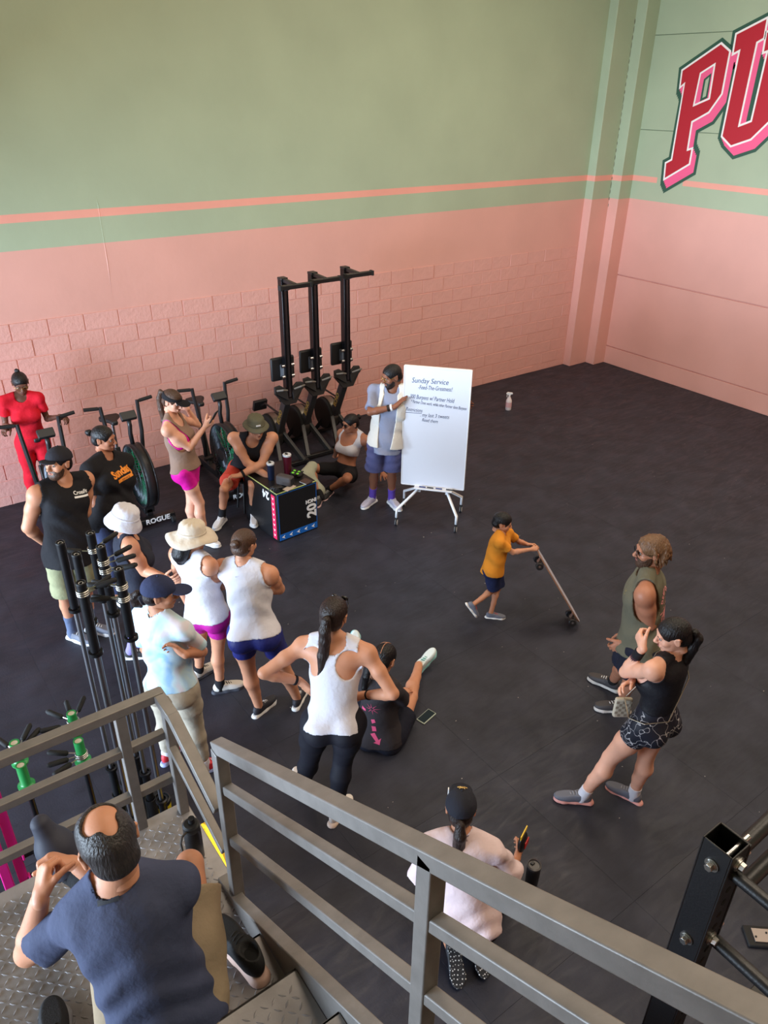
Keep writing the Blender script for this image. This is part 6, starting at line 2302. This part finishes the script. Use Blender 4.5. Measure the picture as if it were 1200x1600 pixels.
# 17 woman kneeling with her back to us
DOT = mat('sole_dotted', (30, 29, 31), .7)
nt = DOT.node_tree
vo = nt.nodes.new('ShaderNodeTexVoronoi')
vo.inputs['Scale'].default_value = 75
vo.inputs['Randomness'].default_value = .25
cr = nt.nodes.new('ShaderNodeValToRGB')
cr.color_ramp.elements[0].position, cr.color_ramp.elements[0].color = .26, srgb(214, 210, 206)
cr.color_ramp.elements[1].position, cr.color_ramp.elements[1].color = .32, srgb(30, 29, 31)
tc_ = nt.nodes.new('ShaderNodeTexCoord')
nt.links.new(tc_.outputs['Object'], vo.inputs['Vector'])
nt.links.new(vo.outputs['Distance'], cr.inputs['Fac'])
nt.links.new(cr.outputs['Color'], nt.nodes['Principled BSDF'].inputs['Base Color'])
p = Person('kneel', 'woman in a black cap and pale pink shirt kneeling behind the sloping railing', 1.62, SK['olive'], hy=84, hp=-12, glute=1.1, w=1.06,
           hands=dict(l=dict(d=dirv(90, -.2), n=(0, 0, -1), curl=.4), r=dict(d=dirv(60, .1), n=dirv(150, 0), curl=.6)))
t_ = p.top('shirt', fabric('pale_pink', (214, 192, 194)), t=.020, sleeve=.95, st=.10, hem=-.04, neck=(.064, .015, 0), folds=.0045, flare=.03, seed=8)
p.bottom('leggings', BK, t=.009, waist=.1, shin=.55)
p.hair(HD, t=.006, line=.08)
c_ = p.cap(fabric('cap_ink', (36, 37, 46)), brim=(.068, .07))
MB().tube([p.hl(V(-.028, .012, .132)), p.hl(V(-.01, .012, .137)), p.hl(V(0, .0, .139)), p.hl(V(.01, .012, .137)), p.hl(V(.028, .012, .132))], .0032, 6).tube([p.hl(V(-.016, -.002, .136)), p.hl(V(0, .012, .137)), p.hl(V(.016, -.002, .136))], .003, 6).obj('cap_emblem', mat('emblem_gold', (206, 164, 90), .5), c_)
MB().box(p.hl(V(-.078, .03, .085)), (.006, .02, .036), Matrix(p.HR.tolist())).obj('cap_tag', PRINTW, c_)
p.strand('ponytail', HD, [p.hw(0, -.10, .0), p.hw(0, -.135, -.01), p.hw(0, -.15, -.07), p.hw(-.0, -.14, -.11) + DOWN * .06, p.hw(-.01, -.14, -.13) + DOWN * .18, p.hw(-.015, -.14, -.13) + DOWN * .30], [.016, .026, .034, .034, .026, .010])
p.shoes(mat('shoe_black', (34, 34, 38), .7), DOT, l=(unit(V(-.35, -.75, -.4)), unit(V(.3, .5, -.8))), r=(unit(V(-.2, -.75, -.4)), unit(V(.2, .5, -.8))))
hp_ = p.J['wr'] + dirv(60, .1) * .09
bagp = Vector(hp_ + V(0, 0, .06))
sn = empty('snack_bag', bagp, .4, 'small black snack bag with yellow and red print in the kneeling woman\'s hand', 'bag')
MB().sphere((0, 0, 0), (.055, .024, .08), 18, 12).obj('pouch', mat('foil_black', (28, 26, 26), .3), sn, smooth=True)
MB().box((0, 0, .082), (.10, .006, .03)).obj('top_seal', mat('foil_yellow', (236, 196, 44), .4), sn)
MB().box((.008, -.024, .0), (.06, .006, .05)).obj('red_print', mat('foil_red', (206, 44, 40), .4), sn, bevel=.002)

# 18 man on the stair
p = Person('man', 'man in a slate blue shirt sitting on the steel stair, seen from above and behind', 1.80, SK['tan'], True, hy=130, hp=-10, hroll=4, arm=1.06, w=.96, d=1.0, h=.0065, hh=.0038, belly=.08,
           hands=dict(l=dict(d=unit(V(.35, .55, .45)), n=unit(V(.75, -.1, -.55)), curl=1.0, thumb=.9), r=dict(d=unit(V(-.6, .6, .2)), n=unit(V(-.5, -.4, -.6)), curl=.9)))
SLATE = fabric('slate_blue', (66, 72, 96), var=.04)
t_ = p.top('shirt', SLATE, t=.016, sleeve=.66, st=.045, hem=-.11, neck=(.062, .02, -.012), folds=.003, flare=.012, h=.0055, seed=9)
p.decal('collar_label', t_, poly_mesh([[(-.035, -.009), (.035, -.009), (.035, .009), (-.035, .009)]]), p.J['nk'] - p.up * .005 - p.f * .06, unit(-p.f + p.up * .8), -p.L, 1, mat('label_dark', (34, 36, 44), .7))
p.bottom('shorts', fabric('khaki', (150, 132, 108)), t=.018, leg=.80, waist=.02, flare=.025, folds=.003, h=.0055)
GREYH = hairm('grey_black', (48, 44, 44))
p.hair(GREYH, t=.008, line=.07, cuts=[ell(V(0, -.020, .126), (.048, .054, .062)), ell(V(.028, .0, .12), (.032, .038, .05)), ell(V(-.03, -.026, .12), (.03, .036, .05)), ell(V(.012, -.060, .112), (.026, .034, .05))], nape=-.085, noise=.0012)
BS = fabric('black_ribbed', (22, 22, 25), .9, bump=.6, bscale=60)
p.sock(BS, .12, 'l', .006)
GRY = fabric('neoprene', (56, 58, 70), .6, bump=.1)
p.shoes(mat('shoe_black', (34, 34, 38), .7), l=None, r=125, sides='r')
# the grey sleeve he pulls over his raised foot
al = p.J['al']
tip = V(.115, 2.36, 1.905)
F = Field([cone(al, tip, .10, .05)], .0055, .03)
F.put(cone(al + unit(tip - al) * .02, al + unit(tip - al) * .14, .085, .066), .02).put(cone(al + unit(tip - al) * .14, tip, .066, .036), .03).folds(.0012, 3)
ft = F.plane(al + unit(tip - al) * .03, al - tip).mesh()
sl_ = net_obj('foot_sleeve', [ft], GRY, None)
tag(sl_, 'dark grey neoprene sleeve pulled over the raised foot of the man on the stair', 'sleeve')

# his trainers lying on the stair
BKS = mat('shoe_jet', (20, 19, 21), .75, bump=.2, bscale=200)


def loose_shoe(name, A, toe, up, sole, lab):
    up = unit(up)
    toe = unit(np.asarray(toe, float) - up * (np.asarray(toe, float) @ up))
    r = empty(name, Vector(A), 0, lab, 'shoe')
    R = np.stack([np.cross(toe, up), toe, up], 1)
    s_ = 1.18
    (sp, sq), (uv, uq) = shoe_parts(s_)
    net_obj('upper', local([(uv * s_, uq)], V(0, 0, 0), R), BKS, r)
    net_obj('sole', local([(sp * s_, sq)], V(0, 0, 0), R), sole, r)
    F = Field([ell(V(0, .0, .105), (.026, .041, .038))], .004, .01)
    F.put(ell(V(0, .0, .09), (.0285, .045, .030)), 0).plane(V(0, 0, .079), V(0, .25, 1))
    P_, Q_ = F.mesh()
    net_obj('lining', local([(P_ * s_, Q_)], V(0, 0, 0), R), mat('lining_black', (10, 10, 11), .95), r)
    mb = MB()
    for i in range(6):
        y, z = .05 + .017 * i, .0925 - .0058 * i - .0007 * i * i
        mb.tube([R @ (V(-.022, y - .005, z - .012) * s_), R @ (V(-.008, y, z - .0015) * s_), R @ (V(.008, y + .005, z - .0015) * s_), R @ (V(.022, y + .009, z - .012) * s_)], .0034, 5)
    mb.obj('laces', mat('lace_black', (28, 28, 30), .8), r, smooth=True)
    return r


ns = LZ + RISE
loose_shoe('trainer', (.60, 1.61, ns + .001), (-.16, 1, 0), (0, 0, 1), mat('sole_blush', (206, 170, 154), .6), 'black trainer with blush sole lying empty on the step beside the man')
loose_shoe('trainer', (-.07, 1.78, LZ + .003), (.12, 1, 0), (0, 0, 1), mat('sole_grey', (150, 150, 152), .6), 'black trainer on the landing in the lower left corner')
